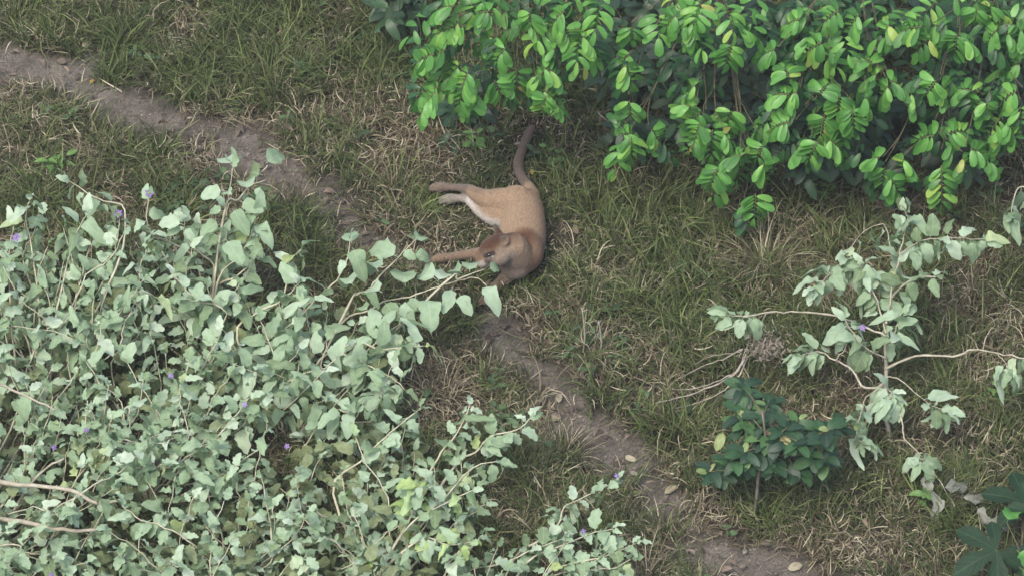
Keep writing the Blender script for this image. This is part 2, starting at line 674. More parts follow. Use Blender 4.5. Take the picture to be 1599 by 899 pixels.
def loft(bm, pts, radii, sq=1.0, sides=18, sub=4):
    """closed tube through spheres; sq squashes it along world z"""
    P = smooth_path(pts, sub)
    Rr = [radii[0]]
    n = len(radii)
    rr = smooth_path([Vector((r, 0, 0)) for r in radii], sub)
    rings = []
    N = len(P)
    prof = []
    for i, p in enumerate(P):
        prof.append((p, max(rr[i].x, .004)))
    t0 = (P[1] - P[0]).normalized()
    t1 = (P[-1] - P[-2]).normalized()
    full = []
    for k in (1, 2, 3, 4):
        an = math.pi / 2 * (1 - k / 5)
        full.append((P[0] - t0 * prof[0][1] * math.sin(an), prof[0][1] * math.cos(an), t0))
    for i in range(N):
        t = (P[min(i + 1, N - 1)] - P[max(i - 1, 0)]).normalized()
        full.append((P[i], prof[i][1], t))
    for k in (4, 3, 2, 1):
        an = math.pi / 2 * (1 - k / 5)
        full.append((P[-1] + t1 * prof[-1][1] * math.sin(an), prof[-1][1] * math.cos(an), t1))
    zax = Vector((0, 0, 1))
    last = None
    for c, r, t in full:
        a = t.cross(zax)
        if a.length < .05:
            a = last or Vector((1, 0, 0))
        a.normalize()
        if last is not None and a.dot(last) < 0:
            a = -a
        last = a
        b = a.cross(t).normalized()
        ring = []
        for k in range(sides):
            an = 2 * math.pi * k / sides
            off = a * math.cos(an) * r + b * math.sin(an) * r
            off.z *= sq
            ring.append(bm.verts.new(c + off))
        rings.append(ring)
    for A, B in zip(rings[:-1], rings[1:]):
        for k in range(sides):
            k2 = (k + 1) % sides
            bm.faces.new((A[k], A[k2], B[k2], B[k]))
    bm.faces.new(rings[0][::-1])
    bm.faces.new(rings[-1])


def ellipsoid(bm, c, ax, rad):
    """ax: three unit axes, rad: three radii"""
    m = Matrix(((ax[0].x * rad[0], ax[1].x * rad[1], ax[2].x * rad[2], c.x),
                (ax[0].y * rad[0], ax[1].y * rad[1], ax[2].y * rad[2], c.y),
                (ax[0].z * rad[0], ax[1].z * rad[1], ax[2].z * rad[2], c.z), (0, 0, 0, 1)))
    bmesh.ops.create_uvsphere(bm, u_segments=18, v_segments=12, radius=1.0, matrix=m)


pb = bmesh.new()
# trunk, from the root of the tail to the breast
TOR = [(550, 338, .14, .060), (528, 372, .15, .112), (516, 425, .155, .142), (512, 485, .16, .156), (508, 545, .165, .158), (500, 600, .17, .146), (478, 642, .16, .108)]
loft(pb, [Zp(a, b, c) for a, b, c, d in TOR], [d for a, b, c, d in TOR], .95, 24)
WX, WY, WZ = Vector((1, 0, 0)), Vector((0, 1, 0)), Vector((0, 0, 1))
ellipsoid(pb, Zp(482, 372, .165), (WX, WY, WZ), (.135, .125, .125))       # haunch
ellipsoid(pb, Zp(470, 590, .175), (WX, WY, WZ), (.11, .10, .13))         # shoulder
ellipsoid(pb, Zp(545, 590, .20), (WX, WY, WZ), (.09, .12, .11))           # withers
# upper hind leg
HL = [(480, 368, .16, .105), (400, 360, .17, .088), (340, 348, .17, .064), (295, 326, .15, .047), (266, 306, .12, .034), (225, 300, .09, .026), (175, 297, .065, .026), (140, 297, .05, .037), (118, 297, .045, .031)]
loft(pb, [Zp(a, b, c) for a, b, c, d in HL], [d for a, b, c, d in HL])
# lower hind leg and pale inner thigh
HL2 = [(450, 425, .10, .10), (390, 425, .10, .078), (330, 398, .09, .058), (290, 368, .075, .042), (262, 350, .055, .034), (215, 348, .045, .028), (182, 350, .045, .035), (160, 352, .04, .030)]
loft(pb, [Zp(a, b, c) for a, b, c, d in HL2], [d for a, b, c, d in HL2])
# tail
TL = [(548, 330, .14, .048), (543, 305, .115, .040), (525, 278, .10, .033), (505, 250, .09, .032), (492, 218, .08, .032), (490, 190, .075, .032), (498, 155, .075, .032), (514, 115, .08, .032), (530, 75, .09, .031), (540, 50, .10, .029), (552, 32, .11, .025)]
loft(pb, [Zp(a, b, c) for a, b, c, d in TL], [d for a, b, c, d in TL], 1, 14)
# foreleg stretched to the left
FL = [(470, 600, .14, .080), (400, 600, .11, .055), (330, 596, .085, .040), (270, 600, .07, .034), (215, 608, .05, .030), (170, 614, .038, .029), (138, 618, .038, .034), (118, 622, .032, .026)]
loft(pb, [Zp(a, b, c) for a, b, c, d in FL], [d for a, b, c, d in FL])
# foreleg folded toward the path
FL2 = [(485, 655, .12, .078), (450, 690, .08, .050), (415, 722, .05, .036), (385, 752, .04, .034), (355, 782, .04, .042), (342, 800, .032, .032)]
loft(pb, [Zp(a, b, c) for a, b, c, d in FL2], [d for a, b, c, d in FL2])
# toes
for LST in (HL, HL2, FL, FL2):
    e1 = Zp(*LST[-1][:3])
    e0 = Zp(*LST[-2][:3])
    dv = (e1 - e0)
    dv.z *= .3
    dv.normalize()
    sv = dv.cross(Vector((0, 0, 1))).normalized()
    r_ = LST[-1][3]
    for q in (-1.5, -.5, .5, 1.5):
        ellipsoid(pb, e1 + dv * (r_ * (1.0 - .18 * abs(q))) + sv * (q * r_ * .52) - Vector((0, 0, r_ * .25)), (dv, sv, Vector((0, 0, 1))), (r_ * .7, r_ * .34, r_ * .5))
# head frame
HC = Zp(396, 578, .36)
hf = Vector((-.90, -.34, -.27)).normalized()
hs_ = Vector((.28, -.92, .24))
hs_ = (hs_ - hf * hs_.dot(hf)).normalized()
hu = hf.cross(hs_)
if hu.z < 0:
    hu = -hu


HS = 1.08


def HP(f, s, u):
    return HC + (hf * f + hs_ * s + hu * u) * HS


# neck
NK = [Zp(505, 600, .19), Zp(478, 598, .25), HP(-.09, 0, -.03), HP(-.02, 0, -.01)]
loft(pb, NK, [.135, .115, .098, .085], 1, 20)
ellipsoid(pb, HP(-.01, 0, .012), (hf, hs_, hu), (.112, .092, .088))     # skull
ellipsoid(pb, HP(.035, 0, .038), (hf, hs_, hu), (.075, .066, .056))     # forehead
ellipsoid(pb, HP(.00, .055, -.03), (hf, hs_, hu), (.07, .05, .055))     # cheeks
ellipsoid(pb, HP(.00, -.055, -.03), (hf, hs_, hu), (.07, .05, .055))
loft(pb, [HP(.05, 0, -.005), HP(.10, 0, -.014), HP(.138, 0, -.022)], [.058, .047, .034])   # muzzle
ellipsoid(pb, HP(.118, .024, -.030), (hf, hs_, hu), (.037, .029, .028))   # whisker pads
ellipsoid(pb, HP(.118, -.024, -.030), (hf, hs_, hu), (.037, .029, .028))
ellipsoid(pb, HP(.098, 0, -.060), (hf, hs_, hu), (.042, .030, .022))     # chin
loft(pb, [HP(.05, 0, .05), HP(.10, 0, .028), HP(.14, 0, .006)], [.030, .024, .018])         # bridge of the nose
ellipsoid(pb, HP(.062, .040, .046), (hf, hs_, hu), (.028, .022, .014))    # brows
ellipsoid(pb, HP(.062, -.040, .046), (hf, hs_, hu), (.028, .022, .014))
for sg in (1, -1):   # rounded upright ears
    e0 = HP(-.045, .062 * sg, .070)
    eu = (hu * .85 + hs_ * .42 * sg - hf * .15).normalized() if sg < 0 else (hu * .45 + hs_ * .55 - hf * .7).normalized()
    ef = (hf - eu * hf.dot(eu)).normalized()
    es = eu.cross(ef)
    ellipsoid(pb, e0 + eu * .014, (ef, es, eu), (.013, .037, .052))
    ellipsoid(pb, e0 - ef * .008 - eu * .01, (ef, es, eu), (.024, .038, .035))
pm = bpy.data.meshes.new('puma_raw')
bmesh.ops.recalc_face_normals(pb, faces=pb.faces)
pb.to_mesh(pm)
pb.free()
po = bpy.data.objects.new('puma_raw', pm)
COL.objects.link(po)
rm = po.modifiers.new('r', 'REMESH')
rm.mode = 'VOXEL'
rm.voxel_size = .0075
sm = po.modifiers.new('s', 'SMOOTH')
sm.factor = .5
sm.iterations = 9
deps = bpy.context.evaluated_depsgraph_get()
bm_ = bpy.data.meshes.new_from_object(po.evaluated_get(deps))
bpy.data.objects.remove(po)
PUMA = thing('puma', 'tan puma lying on its side in the grass with its head raised', 'puma', PG)
bm_.name = 'body'
body = bpy.data.objects.new('body', bm_)
COL.objects.link(body)
body.parent = PUMA
nv = len(bm_.vertices)
co = np.zeros(nv * 3)
bm_.vertices.foreach_get('co', co)
co = co.reshape(-1, 3)
PCO = co.copy()
nrm = np.zeros(nv * 3)
bm_.vertices.foreach_get('normal', nrm)
nrm = nrm.reshape(-1, 3)
# coat: the animal's own markings, with some shade painted in
tan = np.array((.275, .194, .126))
rust = np.array((.080, .038, .020))
grey = np.array((.150, .122, .102))
white = np.array((.46, .43, .39))
dusk = np.array((.10, .076, .060))
dark = np.array((.035, .026, .022))
colr = np.tile(tan, (nv, 1))


def blend(mask, c):
    global colr
    mask = np.clip(mask, 0, 1)[:, None]
    colr = colr * (1 - mask) + c * mask


def gau(p, r, hard=1.6):
    d = np.linalg.norm(co - np.array(p), axis=1) / r
    return np.clip((1.25 - d) * hard, 0, 1)


def near_line(pts, r, hard=2.0):
    best = np.full(nv, 9.0)
    for p in smooth_path(pts, 5):
        best = np.minimum(best, np.linalg.norm(co - np.array(p), axis=1))
    return np.clip((1.2 - best / r) * hard, 0, 1)


nzv = fbm(co[:, 0] * 9 + co[:, 2] * 5, co[:, 1] * 9 + co[:, 2] * 3, 1.0, 31)
blend((nzv - .45) * .8, tan * .78)
# pale belly and inner thigh
blend(near_line([Zp(395, 455, .10), Zp(360, 425, .09), Zp(320, 398, .08), Zp(285, 372, .06)], .075) * np.clip((.15 + PZ0 - co[:, 2]) / .04, 0, 1), white)
blend(near_line([Zp(262, 350, .05), Zp(160, 352, .04)], .05) * .75, white * .62)
blend(near_line([Zp(262, 304, .12), Zp(200, 298, .08), Zp(118, 297, .04)], .055) * .75, grey * .9)
blend(near_line([Zp(548, 330, .2), Zp(592, 400, .2), Zp(612, 480, .2), Zp(600, 570, .19), Zp(560, 650, .17)], .085, 1.1) * .75, np.array((.15, .092, .055)))  # darker dorsal fur, deepened to paint shade along back and flank
blend(near_line([Zp(470, 318, .2), Zp(390, 322, .2), Zp(320, 315, .19)], .05, 1.2) * .4, np.array((.19, .125, .08)))  # shade of the hip crease painted into the coat
# rusty neck, withers and crown
blend(near_line([Zp(520, 545, .26), Zp(480, 545, .34), HP(-.06, -.02, .07), HP(.03, -.01, .10)], .10, 1.4), rust)
blend(near_line([Zp(540, 555, .25), Zp(570, 580, .22), Zp(565, 630, .18)], .11, 1.2) * .8, rust * 1.3)
blend(gau(HP(.02, 0, .12), .11, 2) * .95, rust * .75)
blend(gau(HP(.07, -.02, .06), .06, 1.5) * .7, rust)
# grey cheek, throat and breast
blend(gau(HP(-.02, .10, -.05), .095, 1.3) * .85, grey * 1.25)
blend(near_line([Zp(430, 625, .24), Zp(460, 665, .17), Zp(480, 690, .13)], .10, 1.3) * .8, grey * 1.15)
blend(gau(HP(.06, .05, .0), .05, 1.6) * .8, grey)
# muzzle
blend(gau(HP(.12, .0, .01), .05, 1.6) * .6, rust * 1.0)
blend(gau(HP(.125, .035, -.035), .034, 2) * .75, white * .75)
blend(gau(HP(.105, 0, -.075), .036, 2) * .8, white * .8)
blend(gau(HP(.095, .045, -.02), .018, 2) * .8, dusk)
# mouth line, nose, eye rims
blend(near_line([HP(.150, .0, -.045), HP(.135, .03, -.052), HP(.105, .045, -.055), HP(.08, .05, -.05)], .008, 2.5), dark)
blend(gau(HP(.155, 0, -.005), .020, 3), dark * 1.4)
EYE = []
for sg in (1, -1):
    blend(near_line([HP(.085, .036 * sg, .016), HP(.062, .058 * sg, .026), HP(.04, .07 * sg, .030)], .019, 2.2) * .95, dark)
    blend(near_line([HP(.075, .05 * sg, .002), HP(.05, .068 * sg, .008)], .008, 2) * .8, white * .75)
    # ears dark outside
    blend(gau(HP(-.055, .085 * sg, .12), .05, 1.6) * .9, dusk * .7)
# legs and tail
blend(near_line([Zp(330, 596, .09), Zp(118, 622, .04)], .06) * .75, np.array((.19, .135, .095)))
blend(near_line([Zp(400, 735, .05), Zp(342, 800, .04)], .07) * .85, np.array((.14, .10, .072)))
blend(near_line([Zp(530, 285, .09), Zp(492, 210, .08), Zp(498, 155, .075), Zp(540, 50, .10)], .07) * .9, dusk * 1.1)
blend(gau(Zp(540, 45, .05), .06, 1.5), dark * 1.6)
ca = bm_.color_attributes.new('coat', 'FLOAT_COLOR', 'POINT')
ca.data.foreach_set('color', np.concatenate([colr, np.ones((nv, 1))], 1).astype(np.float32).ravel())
bm_.vertices.foreach_set('co', (co - np.array(PG)).ravel().astype(np.float32))
bm_.polygons.foreach_set('use_smooth', [True] * len(bm_.polygons))
bm_.update()
fm, n, l, b, out = new_mat('short_fur')
a = n.new('ShaderNodeAttribute')
a.attribute_name = 'coat'
tc = n.new('ShaderNodeTexCoord')
nz = n.new('ShaderNodeTexNoise')
nz.inputs['Scale'].default_value = 90
nz.inputs['Detail'].default_value = 6
mp = n.new('ShaderNodeMapping')
mp.inputs['Scale'].default_value = (1, .35, 1)
l.new(tc.outputs['Object'], mp.inputs[0])
l.new(mp.outputs[0], nz.inputs['Vector'])
hsn = n.new('ShaderNodeHueSaturation')
mr = n.new('ShaderNodeMapRange')
mr.inputs[1].default_value = .3
mr.inputs[2].default_value = .7
mr.inputs[3].default_value = .84
mr.inputs[4].default_value = 1.14
l.new(nz.outputs[0], mr.inputs[0])
l.new(mr.outputs[0], hsn.inputs['Value'])
l.new(a.outputs['Color'], hsn.inputs['Color'])
l.new(hsn.outputs[0], b.inputs['Base Color'])
b.inputs['Roughness'].default_value = .85
b.inputs['Specular IOR Level'].default_value = .15
b.inputs['Sheen Weight'].default_value = .25
b.inputs['Sheen Roughness'].default_value = .5
bp = n.new('ShaderNodeBump')
bp.inputs['Strength'].default_value = .35
bp.inputs['Distance'].default_value = .006
l.new(nz.outputs[0], bp.inputs['Height'])
l.new(bp.outputs[0], b.inputs['Normal'])
bm_.materials.clear()
bm_.materials.append(fm)
em, n, l, b, out = new_mat('eye_amber')
b.inputs['Base Color'].default_value = (.016, .011, .008, 1)
b.inputs['Roughness'].default_value = .08
nm_, n, l, b, out = new_mat('nose_skin')
b.inputs['Base Color'].default_value = (.06, .035, .03, 1)
b.inputs['Roughness'].default_value = .4
for sg in (1, -1):
    eb = bmesh.new()
    ellipsoid(eb, HP(.064, .0555 * sg, .022) - PG, (hf, hs_, hu), (.021, .013, .012))
    me = bpy.data.meshes.new('eye')
    eb.to_mesh(me)
    eb.free()
    me.polygons.foreach_set('use_smooth', [True] * len(me.polygons))
    me.materials.append(em)
    o = bpy.data.objects.new('eye', me)
    COL.objects.link(o)
    o.parent = PUMA
eb = bmesh.new()
ellipsoid(eb, HP(.152, 0, -.004) - PG, (hf, hs_, hu), (.014, .020, .013))
me = bpy.data.meshes.new('nose')
eb.to_mesh(me)
eb.free()
me.polygons.foreach_set('use_smooth', [True] * len(me.polygons))
me.materials.append(nm_)
o = bpy.data.objects.new('nose', me)
COL.objects.link(o)
o.parent = PUMA
# short coat of hair, combed from nose to tail
fr = np.random.RandomState(3)
tris = np.zeros(len(bm_.loop_triangles) * 3, int) if len(bm_.loop_triangles) else None
if tris is None:
    bm_.calc_loop_triangles()
    tris = np.zeros(len(bm_.loop_triangles) * 3, int)
bm_.loop_triangles.foreach_get('vertices', tris)
tris = tris.reshape(-1, 3)
c0, c1, c2 = co[tris[:, 0]], co[tris[:, 1]], co[tris[:, 2]]
ar = np.linalg.norm(np.cross(c1 - c0, c2 - c0), axis=1)
NH = 90000
pick = fr.choice(len(tris), NH, p=ar / ar.sum())
u_, v_ = fr.uniform(0, 1, NH), fr.uniform(0, 1, NH)
fl = u_ + v_ > 1
u_[fl], v_[fl] = 1 - u_[fl], 1 - v_[fl]
hp = c0[pick] + (c1 - c0)[pick] * u_[:, None] + (c2 - c0)[pick] * v_[:, None]
hn = nrm[tris[pick, 0]]
spine = np.array([tuple(Zp(a, b, c)) for a, b, c, d in TOR[::-1]])
tail_dir = spine[-1] - spine[0]
tail_dir = tail_dir / np.linalg.norm(tail_dir)
HCv, hfv = np.array(HC), np.array(hf)
wh = np.clip(1.4 - np.linalg.norm(hp - HCv, axis=1) / .16, 0, 1)[:, None]
left = np.clip((np.array(Zp(440, 400, .1))[0] - hp[:, 0]) / .12, 0, 1)[:, None] * (1 - wh)
comb = tail_dir[None] * (1 - wh) * (1 - left) - hfv[None] * wh + np.array((-1.0, 0, -.2))[None] * left
comb = comb + fr.normal(0, .3, (NH, 3))
comb = comb - hn * (comb * hn).sum(1)[:, None]
comb /= np.linalg.norm(comb, axis=1)[:, None] + 1e-6
hd2 = comb * .85 + hn * .42
hl = fr.uniform(.008, .016, NH)[:, None] * (1 - .45 * wh)
hsd = np.cross(hd2, hn)
hsd /= np.linalg.norm(hsd, axis=1)[:, None] + 1e-6
HV = np.stack([hp - hsd * .0013 - hn * .001, hp + hsd * .0013 - hn * .001, hp + hd2 * hl], 1).reshape(-1, 3) - np.array(PG)
fme = bpy.data.meshes.new('fur')
fme.vertices.add(NH * 3)
fme.vertices.foreach_set('co', HV.astype(np.float32).ravel())
fme.loops.add(NH * 3)
fme.loops.foreach_set('vertex_index', np.arange(NH * 3, dtype=np.int32))
fme.polygons.add(NH)
fme.polygons.foreach_set('loop_start', (np.arange(NH) * 3).astype(np.int32))
fme.update(calc_edges=True)
hc = colr[tris[pick, 0]] * fr.uniform(.68, 1.28, NH)[:, None]
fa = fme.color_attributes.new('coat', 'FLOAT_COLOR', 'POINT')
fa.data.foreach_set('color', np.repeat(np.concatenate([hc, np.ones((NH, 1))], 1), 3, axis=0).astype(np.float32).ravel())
fme.materials.append(fm)
fur = bpy.data.objects.new('fur', fme)
COL.objects.link(fur)
fur.parent = PUMA
fur['kind'] = 'stuff'
FOOT = [(p[0], p[1], r) for p, r in [(Zp(a, b, c), d) for LST in (TOR, HL, HL2, TL, FL, FL2) for a, b, c, d in LST]]
FOOT = np.array([(f[0], f[1], f[2]) for f in FOOT])
# ------------------------------------------------------------------ grey-green nightshade shrubs
def sol_leaves(pl, sp, n, size, kinds, s0=.25, new=0.0, droop=.35, mat='sol'):
    """leaves spiralling up the outer part of a shoot, with a tuft at its tip"""
    k0 = random.random() * 6.28
    for k in range(n):
        s = s0 + (1 - s0) * (k + random.uniform(-.3, .3)) / max(1, n - 1)
        s = min(max(s, 0), .999)
        p, t = path_at(sp, s)
        a = t.orthogonal().normalized()
        b = t.cross(a)
        an = k0 + k * 2.4 + random.uniform(-.4, .4)
        outw = a * math.cos(an) + b * math.sin(an)
        d = outw * .9 + t * random.uniform(.2, .6) + Vector((0, 0, -random.uniform(-.15, 1.0) * droop * 2))
        if s > .93:
            d = t * 1.0 + outw * .5 + Vector((0, 0, .25))
        nr = Vector((0, .05, 1.0)) + outw * .5 + rv(.55)
        sz = size * random.uniform(.72, 1.18) * (1.0 if s < .85 else .72)
        m = 'sol_new' if random.random() < new else mat
        pl.leaf(random.choice(kinds), m, p, d, nr, sz)


def leaf_px(pl, bx, by, tx, ty, z, dz=-.03, kind='ovate', mat='sol', grow=1.0):
    """a leaf from its stalk to its tip"""
    a = at(bx, by, z)
    b = at(tx, ty, z + dz)
    grow *= .86 if ty > by + 15 else (1.12 if ty < by - 8 else 1.0)
    pl.leaf(kind, mat, a, b - a, Vector((0, -.55, .85)) + rv(.15), (b - a).length * grow / 1.1, sx=random.uniform(.92, 1.15))


def traced(pts, z0, z1, bow=.0):
    n = len(pts)
    out = []
    for i, (x, y) in enumerate(pts):
        u = i / (n - 1)
        out.append(at(x, y, z0 + (z1 - z0) * u + bow * math.sin(math.pi * u)))
    return out


def canopy_shoots(pl, poly, count, zlo, zhi, size, kinds, leaves=(9, 12), new=.0, minsep=34, out_from=None, ln=(.32, .55), r=.0055):
    tips = []
    xs = [p[0] for p in poly]
    ys = [p[1] for p in poly]
    tries = 0
    while len(tips) < count and tries < 6000:
        tries += 1
        x = random.uniform(min(xs), max(xs))
        y = random.uniform(min(ys), max(ys))
        if not in_poly(x, y, poly):
            continue
        if any(math.hypot(x - a, (y - b) * 1.1) < minsep for a, b in tips):
            continue
        tips.append((x, y))
    for x, y in tips:
        z = zlo + (zhi - zlo) * random.random() ** .8
        tip = at(x, y, z)
        hz = Vector((tip.x - pl.base.x, tip.y - pl.base.y, 0))
        hd = hz.normalized() if hz.length > .05 else rv().normalized()
        d = (hd * .55 + Vector((0, 0, .75)) + rv(.45)).normalized()
        st = tip - d * random.uniform(*ln)
        st.z = max(st.z, gz1(st.x, st.y) + .08)
        mid = pl.base.lerp(st, .55) + rv(.07)
        mid.z = max(mid.z, gz1(mid.x, mid.y) + .05) + .05
        sp = smooth_path([pl.base + rv(.02) + Vector((0, 0, .03)), mid, st, st.lerp(tip, .5) + rv(.035), tip], 4)
        sp = sp[:1] + [q + rv(.009) for q in sp[1:-1]] + sp[-1:]
        V, F = tube([p - pl.base for p in sp], r * 1.5, .0026, 5, .4)
        mesh_obj('branch', V, F, M['sol_bark'], pl.root)
        sol_leaves(pl, sp[7:], random.randint(*leaves), size, kinds, .15, new, random.uniform(.1, .55))


SG = 'grey-green nightshade shrubs'
OV, LB = ['ovate'], ['lobed']

# tall shoots at the upper left
s1 = Plant('nightshade_shrub', 'grey-green shrub with upright purple-flowered shoots at the left edge, above the others', 'shrub', ground_pt(70, 640), SG)
for pts, z0, z1, n in (([(110, 560), (147, 524), (161, 469), (180, 421), (180, 388), (187, 351), (185, 336)], .3, .95, 12),
                       ([(90, 480), (110, 395), (121, 362), (136, 333)], .5, .95, 7),
                       ([(180, 421), (195, 329), (161, 314), (128, 296), (106, 281)], .75, 1.0, 8),
                       ([(60, 470), (48, 377), (40, 340), (46, 315)], .5, 1.0, 7),
                       ([(30, 600), (15, 450), (15, 413), (0, 384)], .3, .9, 8),
                       ([(70, 620), (51, 557), (55, 487), (59, 428), (75, 385)], .1, .8, 9)):
    P3 = traced(pts, z0, z1)
    sp = s1.branch([s1.base + Vector((0, 0, .02))] + P3, .0095, .0026, 'sol_bark', wob=.45, kink=.004)
    sol_leaves(s1, sp[6:], int(n * 1.3), .125, OV + LB + OV, .25)
canopy_shoots(s1, [(-60, 340), (60, 330), (150, 350), (250, 380), (250, 470), (150, 520), (-60, 540)], 30, .5, .9, .118, LB + OV, minsep=38)
for x, y, z in ((185, 334, .97), (25, 371, .98)):
    flower(s1, at(x, y, z))

# the tall spray above the path
s2 = Plant('nightshade_shrub', 'grey-green shrub whose tall broad-leaved spray rises in front of the dirt path', 'shrub', ground_pt(318, 590), SG)
for pts, z0, z1, n in (([(340, 500), (332, 440), (343, 373), (349, 336), (356, 311), (363, 262)], .25, 1.15, 5),
                       ([(349, 336), (372, 312), (395, 282), (418, 258)], .85, 1.1, 1),
                       ([(335, 430), (318, 400), (290, 372), (288, 345)], .5, .95, 8),
                       ([(320, 480), (305, 406), (264, 377), (242, 370), (229, 347), (232, 308)], .3, 1.0, 10),
                       ([(340, 440), (375, 400), (395, 360), (400, 330)], .5, .95, 8),
                       ([(330, 460), (372, 430), (398, 400), (405, 370)], .4, .8, 6)):
    P3 = traced(pts, z0, z1)
    sp = s2.branch([s2.base + Vector((0, 0, .02))] + P3, .0095, .0026, 'sol_bark', wob=.45, kink=.004)
    sol_leaves(s2, sp[6:], int(n * 1.25), .145, OV, .2)
for bx, by, tx, ty, z in ((362, 258, 348, 237, 1.15), (363, 258, 366, 237, 1.15), (414, 256, 440, 237, 1.1), (411, 274, 373, 262, 1.1), (388, 298, 381, 270, 1.08), (350, 297, 313, 303, 1.1),
                          (374, 314, 414, 332, 1.0), (362, 325, 386, 358, 1.0), (352, 373, 379, 408, .95), (287, 351, 246, 343, .95), (343, 345, 310, 365, .98), (349, 330, 322, 325, 1.05), (395, 295, 413, 305, 1.05), (340, 380, 318, 372, .9)):
    leaf_px(s2, bx, by, tx, ty, z)
canopy_shoots(s2, [(200, 350), (290, 340), (400, 370), (390, 440), (320, 470), (210, 460)], 16, .4, .85, .132, OV, minsep=38)
flower(s2, at(233, 302, 1.03))

# arching branches that reach toward the puma
s3 = Plant('nightshade_shrub', 'grey-green shrub with smooth oval leaves arching its branches toward the puma', 'shrub', ground_pt(440, 690), SG)
for pts, z0, z1, n in (([(480, 570), (527, 513), (547, 493), (580, 483), (600, 470), (640, 463), (683, 448), (720, 437), (743, 433), (758, 444)], .35, .62, 0),
                       ([(690, 446), (712, 436), (735, 428), (757, 420)], .60, .62, 0),
                       ([(543, 480), (557, 460), (577, 452), (587, 437), (617, 407), (633, 390), (650, 372)], .5, .75, 0),
                       ([(470, 500), (493, 467), (527, 437), (543, 400), (547, 374)], .4, .75, 2),
                       ([(370, 530), (400, 490), (433, 473), (460, 450), (468, 440)], .45, .8, 9),
                       ([(440, 500), (450, 427), (453, 407), (470, 390)], .5, .8, 6),
                       ([(400, 600), (417, 550), (433, 523), (467, 497), (490, 470)], .3, .75, 9),
                       ([(500, 560), (547, 557), (580, 573), (613, 590), (632, 608)], .45, .55, 9),
                       ([(540, 540), (590, 545), (630, 542), (660, 540)], .5, .6, 7)):
    P3 = traced(pts, z0, z1)
    sp = s3.branch([s3.base + Vector((0, 0, .02))] + P3, .0095, .0026, 'sol_bark', wob=.45, kink=.004)
    if n:
        sol_leaves(s3, sp[7:], int(n * 1.25), .142, OV, .18, .0)
for bx, by, tx, ty in ((722, 427, 697, 408), (733, 425, 735, 401), (762, 420, 783, 414), (758, 443, 776, 480), (717, 458, 733, 487), (707, 448, 694, 487), (683, 440, 698, 420), (633, 447, 629, 415),
                       (682, 437, 649, 416), (667, 463, 678, 508), (623, 473, 648, 501), (600, 470, 622, 500), (590, 480, 578, 512), (575, 485, 560, 470), (650, 462, 640, 490)):
    leaf_px(s3, bx, by, tx, ty, .62)
for bx, by, tx, ty in ((622, 402, 582, 382), (590, 425, 577, 391), (645, 377, 646, 358), (648, 377, 664, 360), (645, 397, 673, 401), (630, 390, 646, 404), (549, 380, 547, 361), (550, 387, 566, 421),
                       (552, 447, 537, 420), (597, 457, 566, 438), (575, 452, 590, 475), (540, 405, 528, 425)):
    leaf_px(s3, bx, by, tx, ty, .74)
canopy_shoots(s3, [(330, 480), (440, 450), (520, 480), (640, 500), (640, 590), (560, 640), (440, 620), (330, 560)], 28, .4, .75, .135, OV, minsep=37)

# dense thicket in the middle left
s4 = Plant('nightshade_shrub', 'dense grey-green shrub with ragged lobed leaves in the middle of the left thicket', 'shrub', ground_pt(230, 800), SG)
canopy_shoots(s4, [(150, 470), (300, 480), (400, 560), (440, 640), (400, 730), (300, 740), (170, 700), (110, 600)], 48, .45, .85, .112, LB, minsep=37)
for x, y, z in ((267, 586, .95), (382, 631, .95)):
    flower(s4, at(x, y, z), .017)

# lower left corner with bare limbs
s5 = Plant('nightshade_shrub', 'grey-green shrub with thick bare limbs in the lower left corner', 'shrub', ground_pt(-60, 900), SG)
for pts, z0, z1, r in (([(-60, 800), (0, 808), (60, 820), (110, 828), (152, 826)], .50, .52, .018), ([(-40, 745), (30, 756), (110, 765), (150, 785), (192, 779)], .54, .55, .017),
                       ([(20, 800), (60, 740), (100, 715)], .3, .6, .010), ([(0, 600), (50, 622), (85, 640)], .6, .65, .009)):
    s5.branch(traced(pts, z0, z1, .03), r, r * .55, 'sol_wood', sides=8, kink=.006)
canopy_shoots(s5, [(-60, 530), (110, 520), (170, 620), (210, 720), (190, 800), (120, 960), (-60, 960)], 50, .4, .8, .112, LB, minsep=39)
for x, y, z in ((135, 671, .9), (84, 698, .9), (80, 897, .8)):
    flower(s5, at(x, y, z), .016)

# bottom middle, with yellowish young leaves
s6 = Plant('nightshade_shrub', 'grey-green shrub with yellowish young leaves and a forked pale stem at the bottom edge', 'shrub', ground_pt(590, 935), SG)
for pts, z0, z1, n, nw in (([(520, 770), (563, 720), (595, 688), (623, 664), (656, 637)], .4, .7, 11, 0),
                           ([(660, 760), (689, 706), (717, 671), (733, 632)], .35, .65, 10, 0),
                           ([(700, 740), (742, 706), (766, 681), (805, 671), (828, 652)], .35, .6, 11, 0),
                           ([(595, 888), (640, 818), (693, 786), (744, 762)], .3, .78, 11, .5),
                           ([(650, 830), (682, 793), (738, 730), (782, 720)], .3, .6, 10, .05),
                           ([(600, 880), (645, 800), (648, 770), (655, 755)], .3, .8, 11, .7),
                           ([(600, 888), (660, 840), (700, 850), (740, 845)], .3, .68, 10, .5)):
    P3 = traced(pts, z0, z1)
    sp = s6.branch([s6.base + Vector((0, 0, .02))] + P3, .011, .0026, 'sol_bark', wob=.45, kink=.004)
    sol_leaves(s6, sp[6:], int(n * 1.5), .112, LB, .15, nw)
canopy_shoots(s6, [(480, 640), (560, 620), (680, 690), (780, 760), (760, 850), (690, 960), (480, 960), (450, 760)], 40, .3, .65, .108, LB, minsep=39, new=.06)
flower(s6, at(448, 696, .75), .017)

